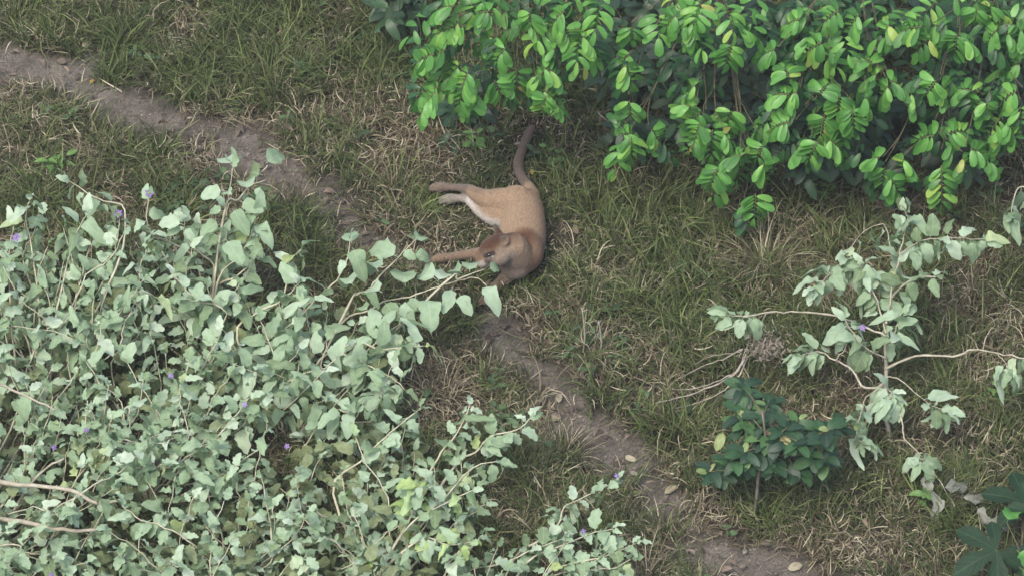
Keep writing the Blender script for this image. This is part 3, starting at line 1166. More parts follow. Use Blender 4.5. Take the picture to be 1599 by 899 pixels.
# low shrub between the thicket and the corner
s7 = Plant('nightshade_shrub', 'low grey-green shrub below the thicket, between the bare limbs and the forked stem', 'shrub', ground_pt(340, 960), SG)
canopy_shoots(s7, [(190, 740), (300, 740), (420, 720), (480, 790), (490, 960), (130, 960), (160, 830)], 42, .3, .7, .11, LB, minsep=39)

# bottom right end of the thicket
s8 = Plant('nightshade_shrub', 'small grey-green shrub reaching right to the dirt path at the bottom edge', 'shrub', ground_pt(770, 980), SG)
for pts, z0, z1, n in (([(800, 875), (843, 842), (871, 818), (882, 790), (920, 772), (962, 751)], .25, .5, 14),
                       ([(728, 898), (780, 881), (836, 856), (880, 840)], .25, .45, 10),
                       ([(850, 898), (885, 881), (938, 870), (992, 848)], .25, .45, 13),
                       ([(820, 880), (880, 850), (930, 830), (958, 826)], .3, .5, 10),
                       ([(860, 900), (920, 890), (960, 885), (985, 872)], .25, .4, 9)):
    P3 = traced(pts, z0, z1)
    sp = s8.branch([s8.base + Vector((0, 0, .02))] + P3, .0095, .0026, 'sol_bark', wob=.45, kink=.004)
    sol_leaves(s8, sp[5:], int(n * 1.5), .112, LB, .15)
canopy_shoots(s8, [(740, 850), (830, 840), (930, 850), (970, 880), (960, 960), (740, 960)], 16, .25, .5, .11, LB, minsep=40)
for x, y, z in ((911, 829, .62), (963, 742, .58)):
    flower(s8, at(x, y, z), .016)

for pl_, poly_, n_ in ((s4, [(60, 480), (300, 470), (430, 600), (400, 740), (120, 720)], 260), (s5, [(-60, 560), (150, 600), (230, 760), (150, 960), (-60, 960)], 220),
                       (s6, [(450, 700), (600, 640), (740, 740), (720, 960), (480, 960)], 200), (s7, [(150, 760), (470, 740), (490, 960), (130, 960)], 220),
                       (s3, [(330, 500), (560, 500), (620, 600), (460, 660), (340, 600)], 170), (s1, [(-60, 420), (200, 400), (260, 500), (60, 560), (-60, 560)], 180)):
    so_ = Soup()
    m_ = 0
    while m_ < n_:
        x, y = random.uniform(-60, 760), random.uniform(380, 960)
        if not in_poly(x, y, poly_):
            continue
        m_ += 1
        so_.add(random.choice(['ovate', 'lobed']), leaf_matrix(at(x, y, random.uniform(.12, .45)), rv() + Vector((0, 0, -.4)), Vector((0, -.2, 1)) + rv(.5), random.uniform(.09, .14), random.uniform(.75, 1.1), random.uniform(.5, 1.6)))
    so_.build('old_shaded_leaves', M['sol_old_shaded'], pl_.root, pl_.base)

# ------------------------------------------------------------------ lanky nightshade on the right
r1 = Plant('nightshade_shrub', 'lanky grey-green shrub with long bare arms standing alone on the right', 'shrub', ground_pt(1392, 705), SG)
tr_ = traced([(1392, 690), (1384, 650), (1384, 590), (1382, 508), (1386, 477), (1402, 453), (1429, 434), (1462, 432)], .05, .95)
sp = r1.branch([r1.base] + tr_, .019, .004, 'sol_wood', sides=8)
sol_leaves(r1, sp[20:], 16, .145, OV, .1, droop=.75)
ARMS = [([(1384, 525), (1340, 505), (1293, 490), (1235, 487), (1196, 488), (1165, 494), (1132, 490)], .6, .62, .010, 9, .86),
        ([(1384, 600), (1351, 605), (1332, 578), (1305, 562), (1274, 549), (1250, 556)], .4, .5, .011, 10, .82),
        ([(1305, 562), (1318, 545), (1326, 530)], .5, .6, .005, 0, 1),
        ([(1383, 575), (1429, 555), (1488, 555), (1519, 545), (1558, 551), (1600, 560), (1640, 572)], .45, .6, .011, 5, .9),
        ([(1558, 551), (1572, 570), (1580, 582)], .58, .55, .004, 6, .5),
        ([(1384, 520), (1370, 470), (1350, 430), (1345, 415)], .6, .85, .009, 13, .25),
        ([(1384, 505), (1395, 440), (1406, 391), (1418, 348), (1414, 331)], .65, 1.0, .008, 12, .45),
        ([(1404, 398), (1430, 380), (1460, 372), (1507, 372), (1540, 374)], .9, .95, .006, 11, .2),
        ([(1360, 445), (1335, 405), (1312, 415), (1289, 434), (1272, 452)], .8, .78, .006, 12, .3),
        ([(1390, 385), (1379, 348), (1344, 368), (1324, 395)], .85, .8, .005, 2, .3),
        ([(1384, 560), (1350, 540), (1330, 515), (1320, 500)], .5, .7, .008, 12, .2),
        ([(1384, 540), (1395, 520), (1405, 500), (1412, 490)], .55, .7, .007, 10, .1),
        ([(1384, 600), (1362, 612), (1349, 628), (1342, 658), (1338, 681), (1353, 696)], .42, .40, .006, 9, .45),
        ([(1384, 590), (1402, 590), (1455, 632), (1476, 640)], .42, .42, .006, 7, .7),
        ([(1384, 600), (1390, 610), (1392, 618), (1385, 628)], .44, .46, .008, 12, .1),
        ([(1385, 610), (1408, 654), (1413, 684), (1436, 707), (1462, 741), (1491, 790)], .38, .16, .008, 0, 1)]
for pts, z0, z1, r, n, s0 in ARMS:
    sp = r1.branch(traced(pts, z0, z1, .02), r * .85, r * .35, 'sol_wood', sides=6, kink=.007, wob=.5)
    if n:
        sol_leaves(r1, sp, int(n * 2.4), .138, OV, s0 * .85, droop=.85)
p = at(1440, 716, .3)
for k in range(6):
    d = Vector((math.cos(k * 1.05), math.sin(k * 1.05) * .8 - .2, -.3))
    r1.leaf('ovate', 'sol', p, d, Vector((0, -.2, 1)), .13)
for x, y, dx, dy in ((1448, 735, -.1, -1), (1472, 760, 1, .3), (1468, 772, -.2, -1), (1500, 775, 1, .1), (1525, 790, .4, -.8), (1535, 812, 1, -.3)):
    r1.leaf('withered', 'sol_dead', at(x, y, .2), Vector((dx, dy * .8, -.25)), Vector((0, -.5, 1)) + rv(.3), .17, name='withered_leaf')
flower(r1, at(1347, 511, .85), .022)
r1.leaf('ovate', 'sol_new', at(1392, 420, .8), Vector((.1, -.4, -.8)), Vector((0, -1, .5)), .1)

r2 = Plant('nightshade_shrub', 'cropped grey-green leaf cluster on a thin stalk at the right edge', 'shrub', ground_pt(1640, 420), SG)
sp = r2.branch([r2.base] + traced([(1625, 330), (1605, 296), (1590, 294), (1582, 315), (1578, 340)], .5, .55), .008, .003, 'sol_bark')
sol_leaves(r2, sp, 8, .16, OV, .85, droop=.8)
sol_leaves(r2, sp, 4, .16, OV, .3, droop=.5)

# ------------------------------------------------------------------ dark leathery shrub
dk = Plant('leathery_shrub', 'compact shrub with dark glossy leathery leaves between the path and the lanky shrub', 'shrub', ground_pt(1178, 812))
stem = dk.branch([dk.base, at(1182, 770, .22), at(1185, 735, .40), at(1195, 690, .6), at(1190, 640, .75)], .013, .006, 'bark')
LOBES = [(1150, 628, .66), (1172, 600, .70), (1205, 635, .68), (1250, 645, .62), (1140, 665, .6), (1185, 665, .7), (1230, 672, .68), (1275, 665, .6), (1120, 715, .48), (1150, 720, .5), (1195, 705, .6),
         (1240, 712, .6), (1285, 700, .5), (1300, 725, .42), (1265, 738, .45), (1225, 745, .42), (1140, 742, .38), (1170, 735, .45), (1210, 655, .72), (1295, 675, .5), (1110, 735, .38), (1250, 690, .62), (1168, 690, .55)]
for i, (x, y, z) in enumerate(LOBES):
    tip = at(x + random.uniform(-22, 22), y + random.uniform(-20, 20), z + random.uniform(-.08, .06))
    a = path_at(stem, min(.97, .45 + random.random() * .5))[0]
    sp = dk.branch([a, a.lerp(tip, .5) + Vector((0, 0, .03)), tip], .006, .003, 'twig', sub=3, sides=5)
    n = random.choice((10, 11, 12, 14))
    k0 = random.random() * 6
    for k in range(n):
        an = k0 + k * 2.4
        lv = k / n
        d = Vector((math.cos(an), math.sin(an), .55 - 1.0 * (1 - lv)))
        pp = tip - (tip - a).normalized() * (.14 * (1 - lv))
        new = lv > .85 and random.random() < .3
        dk.leaf('ellip', 'dark_new' if new else 'dark', pp, d, Vector((0, -.1, 1)) + Vector((d.x, d.y, 0)) * .5 + rv(.3), (.122 if not new else .08) * random.uniform(.8, 1.15), sx=random.uniform(1.0, 1.35))
for x, y, z in ((1130, 674, .55), (1292, 712, .45)):
    dk.leaf('ellip', 'dark_new', at(x, y, z), Vector((-.3, -.6, -.4)), Vector((0, -.5, 1)), .12)

# ------------------------------------------------------------------ lobed plant in the lower right corner
def lobed_leaf(pl, c, d0, nrm, size):
    """five deep lobes round one stalk, one blade"""
    nrm = nrm.normalized()
    d0 = (d0 - nrm * d0.dot(nrm)).normalized()
    sd = d0.cross(nrm)
    V, F, U = [Vector(c)], [], [(.5, .05)]
    angs = [-2.05, -1.1, 0, 1.05, 2.0]
    lens = [.66, .9, 1.0, .92, .66]
    prev_notch = None
    first = None
    for li, (an, ln) in enumerate(zip(angs, lens)):
        ax = d0 * math.cos(an) + sd * math.sin(an)
        pr = d0 * -math.sin(an) + sd * math.cos(an)
        pts = []
        prof = [(.28, .13), (.45, .20), (.62, .24), (.8, .17), (1.0, 0)]
        bb = len(V)
        for t, w in prof:
            q = ln * t * size
            zz = -.18 * (t ** 2) * size * ln
            for s in (-1, 0, 1):
                if t == 1.0 and s:
                    continue
                V.append(c + ax * (q + (.03 * size if s and t > .4 else 0)) + pr * (s * w * ln * size * (1.1 if t in (.45, .8) else .95)) + nrm * (zz + (abs(s) * w * .22 * size) + random.uniform(-.008, .008)))
                U.append((.5 + s * .45, t))
        F += [(0, bb + 1, bb), (0, bb + 2, bb + 1)]
        for r_ in range(3):
            a = bb + r_ * 3
            F += [(a, a + 1, a + 4, a + 3), (a + 1, a + 2, a + 5, a + 4)]
        a = bb + 9
        F += [(a, a + 1, a + 3), (a + 1, a + 2, a + 3)]
        if li:
            F.append((0, bb, prev_notch))
        prev_notch = bb + 2
    o = mesh_obj('leaf', [v - pl.base for v in V], F, M['palm'], pl.root)
    uv = o.data.uv_layers.new(name='UVMap')
    idx = np.zeros(len(o.data.loops), int)
    o.data.loops.foreach_get('vertex_index', idx)
    uv.data.foreach_set('uv', np.array(U, np.float32)[idx].ravel())


pw = Plant('lobed_plant', 'dark green plant with large deeply lobed leaves in the lower right corner', 'plant', ground_pt(1590, 930))
for x, y, z, d, s in ((1556, 858, .42, (-.8, -.5, 0), .31), (1600, 782, .36, (-.9, .3, 0), .28), (1605, 850, .40, (.6, -.5, 0), .28), (1615, 800, .5, (.6, .6, 0), .26)):
    c = at(x, y, z)
    pw.branch([pw.base, pw.base.lerp(c, .5) + Vector((0, 0, .06)), c], .010, .006, 'twig', name='stalk')
    lobed_leaf(pw, c, Vector(d), Vector((0, -.35, 1)) + rv(.12), s)
pw2 = Plant('broadleaf_sapling', 'bright green broad leaves cropped by the right edge near the corner', 'sapling', ground_pt(1625, 960))
for x, y, z, d in ((1588, 858, .55, (.5, -.6, -.1)), (1592, 885, .5, (.6, -.4, -.2)), (1585, 895, .45, (-.2, -.8, -.2)), (1620, 870, .5, (.8, .2, 0)), (1572, 815, .5, (.3, .6, .2))):
    c = at(x, y, z)
    pw2.branch([pw2.base, pw2.base.lerp(c, .6) + Vector((0, 0, .05)), c], .007, .003, 'twig', name='stalk')
    pw2.leaf('lobed', 'tree', c, Vector(d), Vector((0, -.3, 1)), .17)

# ------------------------------------------------------------------ dead broom of stems, dry stalks
db = Plant('dead_branch', 'bleached dead branch fanning its bare stems over the dry grass', 'dead branch', ground_pt(1172, 640))
for pts, z0, z1, r in (([(1175, 600), (1160, 565), (1175, 520), (1190, 492)], .15, .55, .007),
                       ([(1163, 560), (1145, 585), (1100, 608), (1055, 622), (1015, 630)], .40, .06, .008),
                       ([(1165, 552), (1150, 578), (1115, 597), (1075, 608), (1040, 606)], .42, .08, .006),
                       ([(1168, 556), (1150, 592), (1125, 612), (1090, 628), (1046, 640)], .38, .05, .006),
                       ([(1160, 545), (1130, 560), (1095, 572), (1062, 590)], .44, .12, .005),
                       ([(1158, 548), (1140, 552), (1110, 556), (1085, 568)], .45, .2, .004),
                       ([(1196, 486), (1190, 508), (1200, 520)], .58, .5, .004)):
    db.branch([db.base] * (1 if pts[0][1] == 600 else 0) + traced(pts, z0, z1), r, r * .4, 'dead_wood', name='stem', kink=.005)
hd_ = Soup()
for k in range(520):
    p = at(1196 + random.gauss(0, 17), 538 + random.gauss(0, 13), .45 + random.gauss(0, .05))
    hd_.add('herb', leaf_matrix(p, rv(), rv(), random.uniform(.015, .045), .45))
M['drybract'] = leaf_mat('dry_bract', [(0, (.14, .115, .085)), (1, (.32, .28, .22))], vein_amt=0, rough=.9, trans=.15)
hd_.build('seed_head', M['drybract'], db.root, db.base)
for lab, x, y0, y1, z in (('taller of two pale dry stalks standing in the grass right of the puma', 910, 556, 478, .42),
                          ('shorter of two pale dry stalks standing in the grass right of the puma', 936, 560, 502, .32),
                          ('pale dry stalk standing under the tree above the dry tussock', 1230, 300, 244, .34)):
    b0 = ground_pt(x, y0)
    st = Plant('dry_stalk', lab, 'stalk', b0, 'dry stalks')
    sp = st.branch([b0, b0 + Vector((.01, 0, z * .5)), b0 + Vector((-.01, .02, z))], .008, .005, 'dead_wood', name='stem', kink=.004)
    for k in range(4):
        p_, t_ = path_at(sp, .3 + .2 * k)
        d_ = Vector((random.uniform(-1, 1), random.uniform(-1, 1), -.2)).normalized()
        V, F = tube([p_ - b0, p_ + d_ * .04 + Vector((0, 0, .02)) - b0, p_ + d_ * .10 - Vector((0, 0, .04)) - b0], .004, .001, 4)
        mesh_obj('dry_leaf', V, F, M['dead_wood'], st.root)

# ------------------------------------------------------------------ trees at the top right
def spray(pl, a, b, n, size, soup=None, mat='tree', nup=None, terminal=True):
    """a leafy twig: rachis with leaflets in pairs; each leaflet a piece of its own unless a soup takes it"""
    up = (nup or Vector((0, -.42, .88))) + rv(.22)
    mid = a.lerp(b, .5) + up.normalized() * (b - a).length * .12
    sp = smooth_path([a, mid, b], 4)
    rac = None
    if soup is None:
        V, F = tube([p - a for p in sp], .0045, .002, 5)
        rac = mesh_obj('leafy_twig', V, F, M['twig'], pl.root)
        rac.location = a - pl.base
    tt = 0
    for k in range(n):
        s = .10 + .88 * (k // 2 + .35 * (k % 2)) / max(1, (n - 1) // 2 + .35)
        s = min(s, .995)
        p, t = path_at(sp, s)
        sidev = t.cross(up).normalized()
        if k % 2:
            sidev = -sidev
        fwd = .45 + .9 * s * s
        d = sidev * 1.25 + t * (fwd - .15) + Vector((0, 0, -.25)) + rv(.3)
        if k == n - 1 and terminal:
            d = t + rv(.15)
        nr = up + sidev * .45 + rv(.38)
        sz = size * random.uniform(.8, 1.12) * (.86 + .14 * math.sin(math.pi * s))
        if soup is not None:
            soup.add('leaflet', leaf_matrix(p, d, nr, sz, random.uniform(.95, 1.3), random.uniform(.6, 1.6)))
        else:
            pl.leaf('leaflet', mat, p, d, nr, sz, name='leaflet', parent=rac, sx=random.uniform(.95, 1.3))


def z7(x, y):
    return 620 + x / 2.569, y / 2.569


def z8(x, y):
    return 1040 + x / 2.569, y / 2.569


S7 = """200,330,80,400 230,170,110,270 300,230,250,420 330,90,150,140 480,230,480,400 380,300,420,390 560,330,660,440 600,370,585,440 660,80,700,180
730,120,780,210 530,30,540,110 690,20,620,110 270,60,200,150 400,120,340,200 260,280,190,330 450,170,400,250 300,340,285,450 170,330,100,470 250,20,170,40
400,40,300,60 650,180,600,230 560,260,650,310 600,280,540,330 180,200,70,260 340,330,290,400 500,100,440,130 760,150,800,200 740,20,800,60""".split()
S8A = """270,150,240,255 270,100,330,130 100,60,125,175 100,60,70,175 60,40,0,110 120,430,50,425 150,460,110,585 190,480,180,625 270,430,245,490 130,330,90,370
360,740,355,880 230,640,175,745 300,600,285,725 400,560,365,640 390,640,400,700 160,440,80,490 230,520,250,580 330,620,240,640 -170,230,-140,335 -130,190,-180,280 -150,380,-140,470
-140,520,-140,630 -70,500,-30,570 -140,90,-135,165 -190,540,-130,545""".split()
S8B = """520,380,430,385 500,330,475,275 600,400,660,330 540,350,490,405 520,480,430,515 620,540,570,645 640,540,700,605 640,440,620,545 560,70,480,100 650,150,560,215 660,170,655,245
600,130,550,190 450,190,400,220 850,270,775,232 860,290,815,315 880,310,950,360 900,330,865,390 740,400,755,525 790,370,815,435 700,350,690,470 790,30,735,130 900,80,880,150 720,20,630,95
560,420,450,470 580,560,520,620""".split()
S8C = """1100,300,1040,385 1110,310,1170,350 1100,320,1120,400 990,350,980,430 1060,100,945,130 1060,80,1125,150 1010,60,1000,115 1170,110,1160,215 1180,150,1235,190 1340,100,1295,170
1360,110,1400,190 1420,90,1430,185 1430,350,1345,410 1420,400,1420,505 1360,440,1285,565 1360,460,1405,565 1350,480,1340,585 1250,370,1180,360 1270,380,1240,450 1290,390,1280,465
1100,540,1010,560 1100,540,1205,530 1105,600,1105,830 1200,590,1275,620 1190,610,1190,695 870,630,820,640 880,650,870,735 890,690,930,775 950,620,960,690 1250,20,1240,85 1290,20,1320,50 1440,250,1380,270""".split()


def tree(label, base, lst, zoom, yb, zb, zt, height, nl=(7, 9), size=.128, fillpoly=None, fill=40, dark=40, trunk_r=.045, topfill=18):
    """yb: photo y of the crown's lower edge, where leaves hang zb above ground; zt: height at photo y = 0"""
    T = Plant('broadleaf_tree', label, 'tree', base, 'glossy green trees')
    top = base + Vector((0, .1, height))

    def zf(y):
        return max(.3, zb + (zt - zb) * (yb - y) / yb)
    tr = T.branch([base - Vector((0, 0, .03)), base + Vector((.05, -.03, height * .35)), base + Vector((-.03, .05, height * .7)), top], trunk_r, .012, 'bark', name='trunk', sides=9)
    ends = []
    extra = []
    for e in lst:
        x0, y0, x1, y1 = [float(v) for v in e.split(',')]
        p0 = zoom(x0, y0)
        p1 = zoom(x1, y1)
        dz = random.uniform(-.08, .08)
        A = at(p0[0], p0[1], zf(p0[1]) + .06 + dz)
        B = at(p1[0], p1[1], max(.2, zf(p1[1]) - .05 + dz))
        if (B - A).length < .2:
            B = A + (B - A).normalized() * .2
        ends.append(A)
        n = random.randint(*nl) + (3 if (B - A).length > .4 else 0)
        spray(T, B.lerp(A, .72), B, n + 2, size)
        for q in range(1):
            j = rv(.09)
            A2 = A.lerp(B, random.uniform(.1, .4)) + j + Vector((0, .14, -.10))
            B2 = A2 + (B - A).normalized() * .24 + rv(.07)
            extra.append((A2, B2))
    # limbs that carry the twigs
    rest = list(ends)
    while rest:
        g0 = rest.pop(0)
        rest.sort(key=lambda q: (q - g0).length)
        grp = [g0] + [q for q in rest[:2] if (q - g0).length < .7]
        rest = rest[len(grp) - 1:]
        c = sum(grp, Vector()) / len(grp)
        o_, _ = path_at(tr, min(.9, max(.2, c.z / height * .75)))
        hub = o_.lerp(c, .8) + Vector((0, .12, -.08))
        T.branch([o_, o_.lerp(hub, .5) + Vector((0, .08, .05)), hub], .012, .006, 'twig')
        for g in grp:
            T.branch([hub, hub.lerp(g, .5) + rv(.03), g], .005, .0025, 'twig', name='twig', sub=3, sides=5)
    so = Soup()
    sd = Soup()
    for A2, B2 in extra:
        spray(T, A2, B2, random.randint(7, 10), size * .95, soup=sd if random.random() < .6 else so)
    xlo, xhi = min(p[0] for p in fillpoly), max(p[0] for p in fillpoly)
    for k in range(topfill):
        x, y = random.uniform(xlo + 45, xhi), random.uniform(-110, 75)
        if float(fbm(np.array([x / 100]), np.array([y / 100]), 1.6, 23, 2)[0]) < .42:
            continue
        A = at(x, y, zf(y) - random.uniform(0, .15))
        B = A + Vector((random.uniform(-.8, .8), -.8, -.35)).normalized() * random.uniform(.16, .28)
        spray(T, A, B, random.randint(7, 10), size, soup=so)
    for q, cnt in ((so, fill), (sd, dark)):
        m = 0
        while m < cnt:
            xs = [p[0] for p in fillpoly]
            ys = [p[1] for p in fillpoly]
            x, y = random.uniform(min(xs), max(xs)), random.uniform(min(ys), max(ys))
            if not in_poly(x, y, fillpoly):
                continue
            m += 1
            A = at(x, y, zf(y))
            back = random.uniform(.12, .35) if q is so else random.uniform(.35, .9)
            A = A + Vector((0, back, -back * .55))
            A.z = max(A.z, .3)
            B = A + (Vector((random.uniform(-1, 1), -.7, -.5)) + rv(.3)).normalized() * random.uniform(.2, .33)
            spray(T, A, B, random.randint(6, 9), size * .97, soup=q, nup=Vector((0, -.3, .9)) + rv(.3))
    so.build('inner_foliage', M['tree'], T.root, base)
    sd.build('old_shaded_foliage', M['tree_old_shaded'], T.root, base)  # dark-coloured leaves behind the bright clumps, shade put into their colour
    return T


tree('bright green tree overhanging the puma from behind, nearest the left', at(742, 30, 0), S7, z7, 190, .95, 1.75, 2.4,
     fillpoly=[(650, 150), (670, 40), (700, -140), (940, -140), (930, 90), (890, 160), (760, 170)], fill=4, dark=20, nl=(9, 11))
tree('bright green tree with low hanging sprays in the middle of the tree row', at(1110, 110, 0), S8A, z8, 330, .55, 1.7, 2.4,
     fillpoly=[(960, 60), (980, -140), (1180, -140), (1190, 60), (1190, 260), (1110, 260), (1050, 160), (990, 130)], fill=2, dark=18, nl=(9, 11))
tree('bright green tree with the densest crown, right of the low hanging sprays', at(1310, 90, 0), S8B, z8, 250, .85, 1.75, 2.6,
     fillpoly=[(1200, 60), (1230, -140), (1420, -140), (1400, 80), (1380, 150), (1300, 190), (1210, 200)], fill=8, dark=26, nl=(9, 11))
tree('bright green tree cut by the right edge with open hanging twigs', at(1540, 120, 0), S8C, z8, 310, .6, 1.75, 2.6,
     fillpoly=[(1400, 100), (1420, -140), (1680, -140), (1680, 200), (1590, 210), (1480, 230), (1420, 190)], fill=3, dark=22, nl=(8, 9))

# shaded undergrowth beneath the trees
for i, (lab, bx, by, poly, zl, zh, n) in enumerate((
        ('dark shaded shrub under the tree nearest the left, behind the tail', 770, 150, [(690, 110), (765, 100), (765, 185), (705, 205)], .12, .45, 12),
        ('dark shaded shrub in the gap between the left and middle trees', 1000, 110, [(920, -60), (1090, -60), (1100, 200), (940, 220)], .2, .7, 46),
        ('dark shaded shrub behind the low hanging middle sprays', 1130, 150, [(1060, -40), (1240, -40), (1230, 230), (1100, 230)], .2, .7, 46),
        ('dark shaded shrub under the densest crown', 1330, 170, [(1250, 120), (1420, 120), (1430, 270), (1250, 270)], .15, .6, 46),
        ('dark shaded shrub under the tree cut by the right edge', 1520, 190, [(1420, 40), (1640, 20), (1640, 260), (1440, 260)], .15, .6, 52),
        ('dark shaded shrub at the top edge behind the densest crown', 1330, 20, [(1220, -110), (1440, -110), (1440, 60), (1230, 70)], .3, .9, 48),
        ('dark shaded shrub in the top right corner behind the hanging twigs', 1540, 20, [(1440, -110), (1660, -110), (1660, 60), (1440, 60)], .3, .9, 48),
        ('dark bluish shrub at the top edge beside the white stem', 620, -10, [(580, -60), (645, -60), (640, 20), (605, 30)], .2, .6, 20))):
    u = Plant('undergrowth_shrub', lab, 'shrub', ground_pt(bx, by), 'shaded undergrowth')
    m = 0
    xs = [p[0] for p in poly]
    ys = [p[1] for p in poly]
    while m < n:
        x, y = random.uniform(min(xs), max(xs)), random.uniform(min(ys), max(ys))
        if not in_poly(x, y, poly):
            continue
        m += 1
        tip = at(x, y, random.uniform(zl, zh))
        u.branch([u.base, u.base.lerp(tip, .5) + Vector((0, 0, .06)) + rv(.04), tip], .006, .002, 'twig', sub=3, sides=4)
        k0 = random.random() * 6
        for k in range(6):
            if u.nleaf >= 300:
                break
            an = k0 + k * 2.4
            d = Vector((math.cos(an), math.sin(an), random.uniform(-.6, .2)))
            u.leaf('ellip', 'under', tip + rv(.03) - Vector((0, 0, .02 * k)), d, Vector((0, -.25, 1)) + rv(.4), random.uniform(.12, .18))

# pale stem at the top edge
ws = Plant('slender_tree', 'slender pale grey trunk rising out of frame at the top edge', 'tree', ground_pt(658, 42))
ws.branch([ws.base - Vector((0, 0, .02)), at(657, 20, .14), at(656, -30, .5), at(660, -160, 1.1), at(650, -330, 2.0)], .03, .018, 'white_bark', name='trunk', sides=10)
sw = Soup()
for k in range(40):
    A = at(655, -330, 2.0) + rv(.5)
    B = A + rv(.3)
    spray(ws, A, B, 7, .14, soup=sw)
sw.build('crown', M['tree_old_shaded'], ws.root, ws.base)

finish_plants()
# ------------------------------------------------------------------ grass (nobody could count it)
def img_xy(x, y, z=0):
    """photo position of ground points, to steer the mix of the sward"""
    dx = x
    dy = y - CAM.y
    dz = z - CAM.z
    zc = dy * FW.y + dz * FW.z
    return 799.5 + FPX * dx / zc, 449.5 - FPX * (dy * UP.y + dz * UP.z) / zc


def blades(name, n, mat, rng, dens, L, W, e0, curl, twist, tufts=None, spread=.06, K=4, lift=0.0, label=None, cat='grass', shade_tint=None):
    """n blades in tufts over the ground, as one mesh"""
    x0, x1, y0, y1 = -4.5, 4.5, -3.5, 4.6
    if tufts:
        m = tufts * 3
        tx = rng.uniform(x0, x1, m)
        ty = rng.uniform(y0, y1, m)
        keep = rng.uniform(0, 1, m) < dens(tx, ty)
        tx, ty = tx[keep], ty[keep]
        wgt = rng.gamma(1.6, 1, len(tx))
        idx = rng.choice(len(tx), n, p=wgt / wgt.sum())
        bx = tx[idx] + rng.normal(0, spread, n)
        by = ty[idx] + rng.normal(0, spread, n)
        ta = rng.uniform(0, 6.28, len(tx))[idx]
        tl = rng.uniform(.65, 1.3, len(tx))[idx]
        out = np.arctan2(by - ty[idx], bx - tx[idx])
        az = np.where(rng.uniform(0, 1, n) < .6, out + rng.normal(0, .6, n), ta + rng.normal(0, .7, n))
        tt = rng.uniform(-.22, .22, len(tx))[idx]
    else:
        bx = rng.uniform(x0, x1, n * 3)
        by = rng.uniform(y0, y1, n * 3)
        keep = rng.uniform(0, 1, n * 3) < dens(bx, by)
        bx, by = bx[keep][:n], by[keep][:n]
        n = len(bx)
        az = rng.uniform(0, 6.28, n)
        tl = np.ones(n)
        tt = np.zeros(n)
    keep = (rng.uniform(0, 1, n) < np.clip(dens(bx, by) * 1.6, 0, 1))
    d = np.full(n, 9.0)
    for f in FOOT:
        d = np.minimum(d, np.hypot(bx - f[0], by - f[1]) - f[2] * .82)
    keep &= d > 0
    bx, by, az, tl, tt = bx[keep], by[keep], az[keep], tl[keep], tt[keep]
    nearp = np.clip(d[keep] / .24, .36, 1)
    n = len(bx)
    ln = rng.uniform(L[0], L[1], n) * tl * nearp
    wd = rng.uniform(W[0], W[1], n)
    el = rng.uniform(e0[0], e0[1], n)
    cu = rng.uniform(curl[0], curl[1], n)
    tw = rng.normal(0, twist, n)
    roll = rng.uniform(-.9, .9, n)
    P = np.stack([bx, by, gz(bx, by) - .004 + lift * rng.uniform(0, 1, n)], 1)
    nvb = 2 * K + 1
    V = np.zeros((n, nvb, 3), np.float32)
    st = ln / K
    for i in range(K + 1):
        s = i / K
        a = az + tw * s
        e = el - cu * s
        dirv = np.stack([np.cos(a) * np.cos(e), np.sin(a) * np.cos(e), np.sin(e)], 1)
        side = np.stack([-np.sin(a), np.cos(a), np.zeros(n)], 1)
        up = np.cross(dirv, side)
        sv = side * np.cos(roll)[:, None] + up * np.sin(roll)[:, None]
        w = wd * (1 - s) ** .7 * (.55 + .45 * min(1, s * 4))
        if i < K:
            V[:, 2 * i] = P - sv * w[:, None] * .5
            V[:, 2 * i + 1] = P + sv * w[:, None] * .5
        else:
            V[:, 2 * K] = P
        P = P + dirv * st[:, None]
        g = gz(P[:, 0], P[:, 1]) + .004
        P[:, 2] = np.maximum(P[:, 2], g)
    base = (np.arange(n) * nvb)[:, None]
    q = []
    for i in range(K - 1):
        q.append(np.array([2 * i, 2 * i + 1, 2 * i + 3, 2 * i + 2]))
    Q = (base[:, :, None] + np.array(q)[None]).reshape(-1, 4)
    T = base + np.array([2 * K - 2, 2 * K - 1, 2 * K])[None]
    me = bpy.data.meshes.new(name)
    me.vertices.add(n * nvb)
    me.vertices.foreach_set('co', V.ravel())
    nl = Q.size + T.size
    me.loops.add(nl)
    me.loops.foreach_set('vertex_index', np.concatenate([Q.ravel(), T.ravel()]).astype(np.int32))
    me.polygons.add(len(Q) + len(T))
    ls = np.concatenate([np.arange(len(Q)) * 4, len(Q) * 4 + np.arange(len(T)) * 3]).astype(np.int32)
    me.polygons.foreach_set('loop_start', ls)
    me.update(calc_edges=True)
    me.polygons.foreach_set('use_smooth', np.ones(len(me.polygons), bool))
    tint = np.clip(rng.beta(1.4, 2.1, n) + tt, 0, 1)
    at2 = me.attributes.new('tint', 'FLOAT', 'POINT')
    at2.data.foreach_set('value', np.repeat(tint, nvb).astype(np.float32))
    me.materials.append(M[mat])
    me.validate()
    o = bpy.data.objects.new(name, me)
    COL.objects.link(o)
    o['kind'] = 'stuff'
    if label:
        tag(o, label, cat)
    return o


def bump(px, py, cx, cy, rx, ry):
    return np.exp(-((px - cx) / rx) ** 2 - ((py - cy) / ry) ** 2)


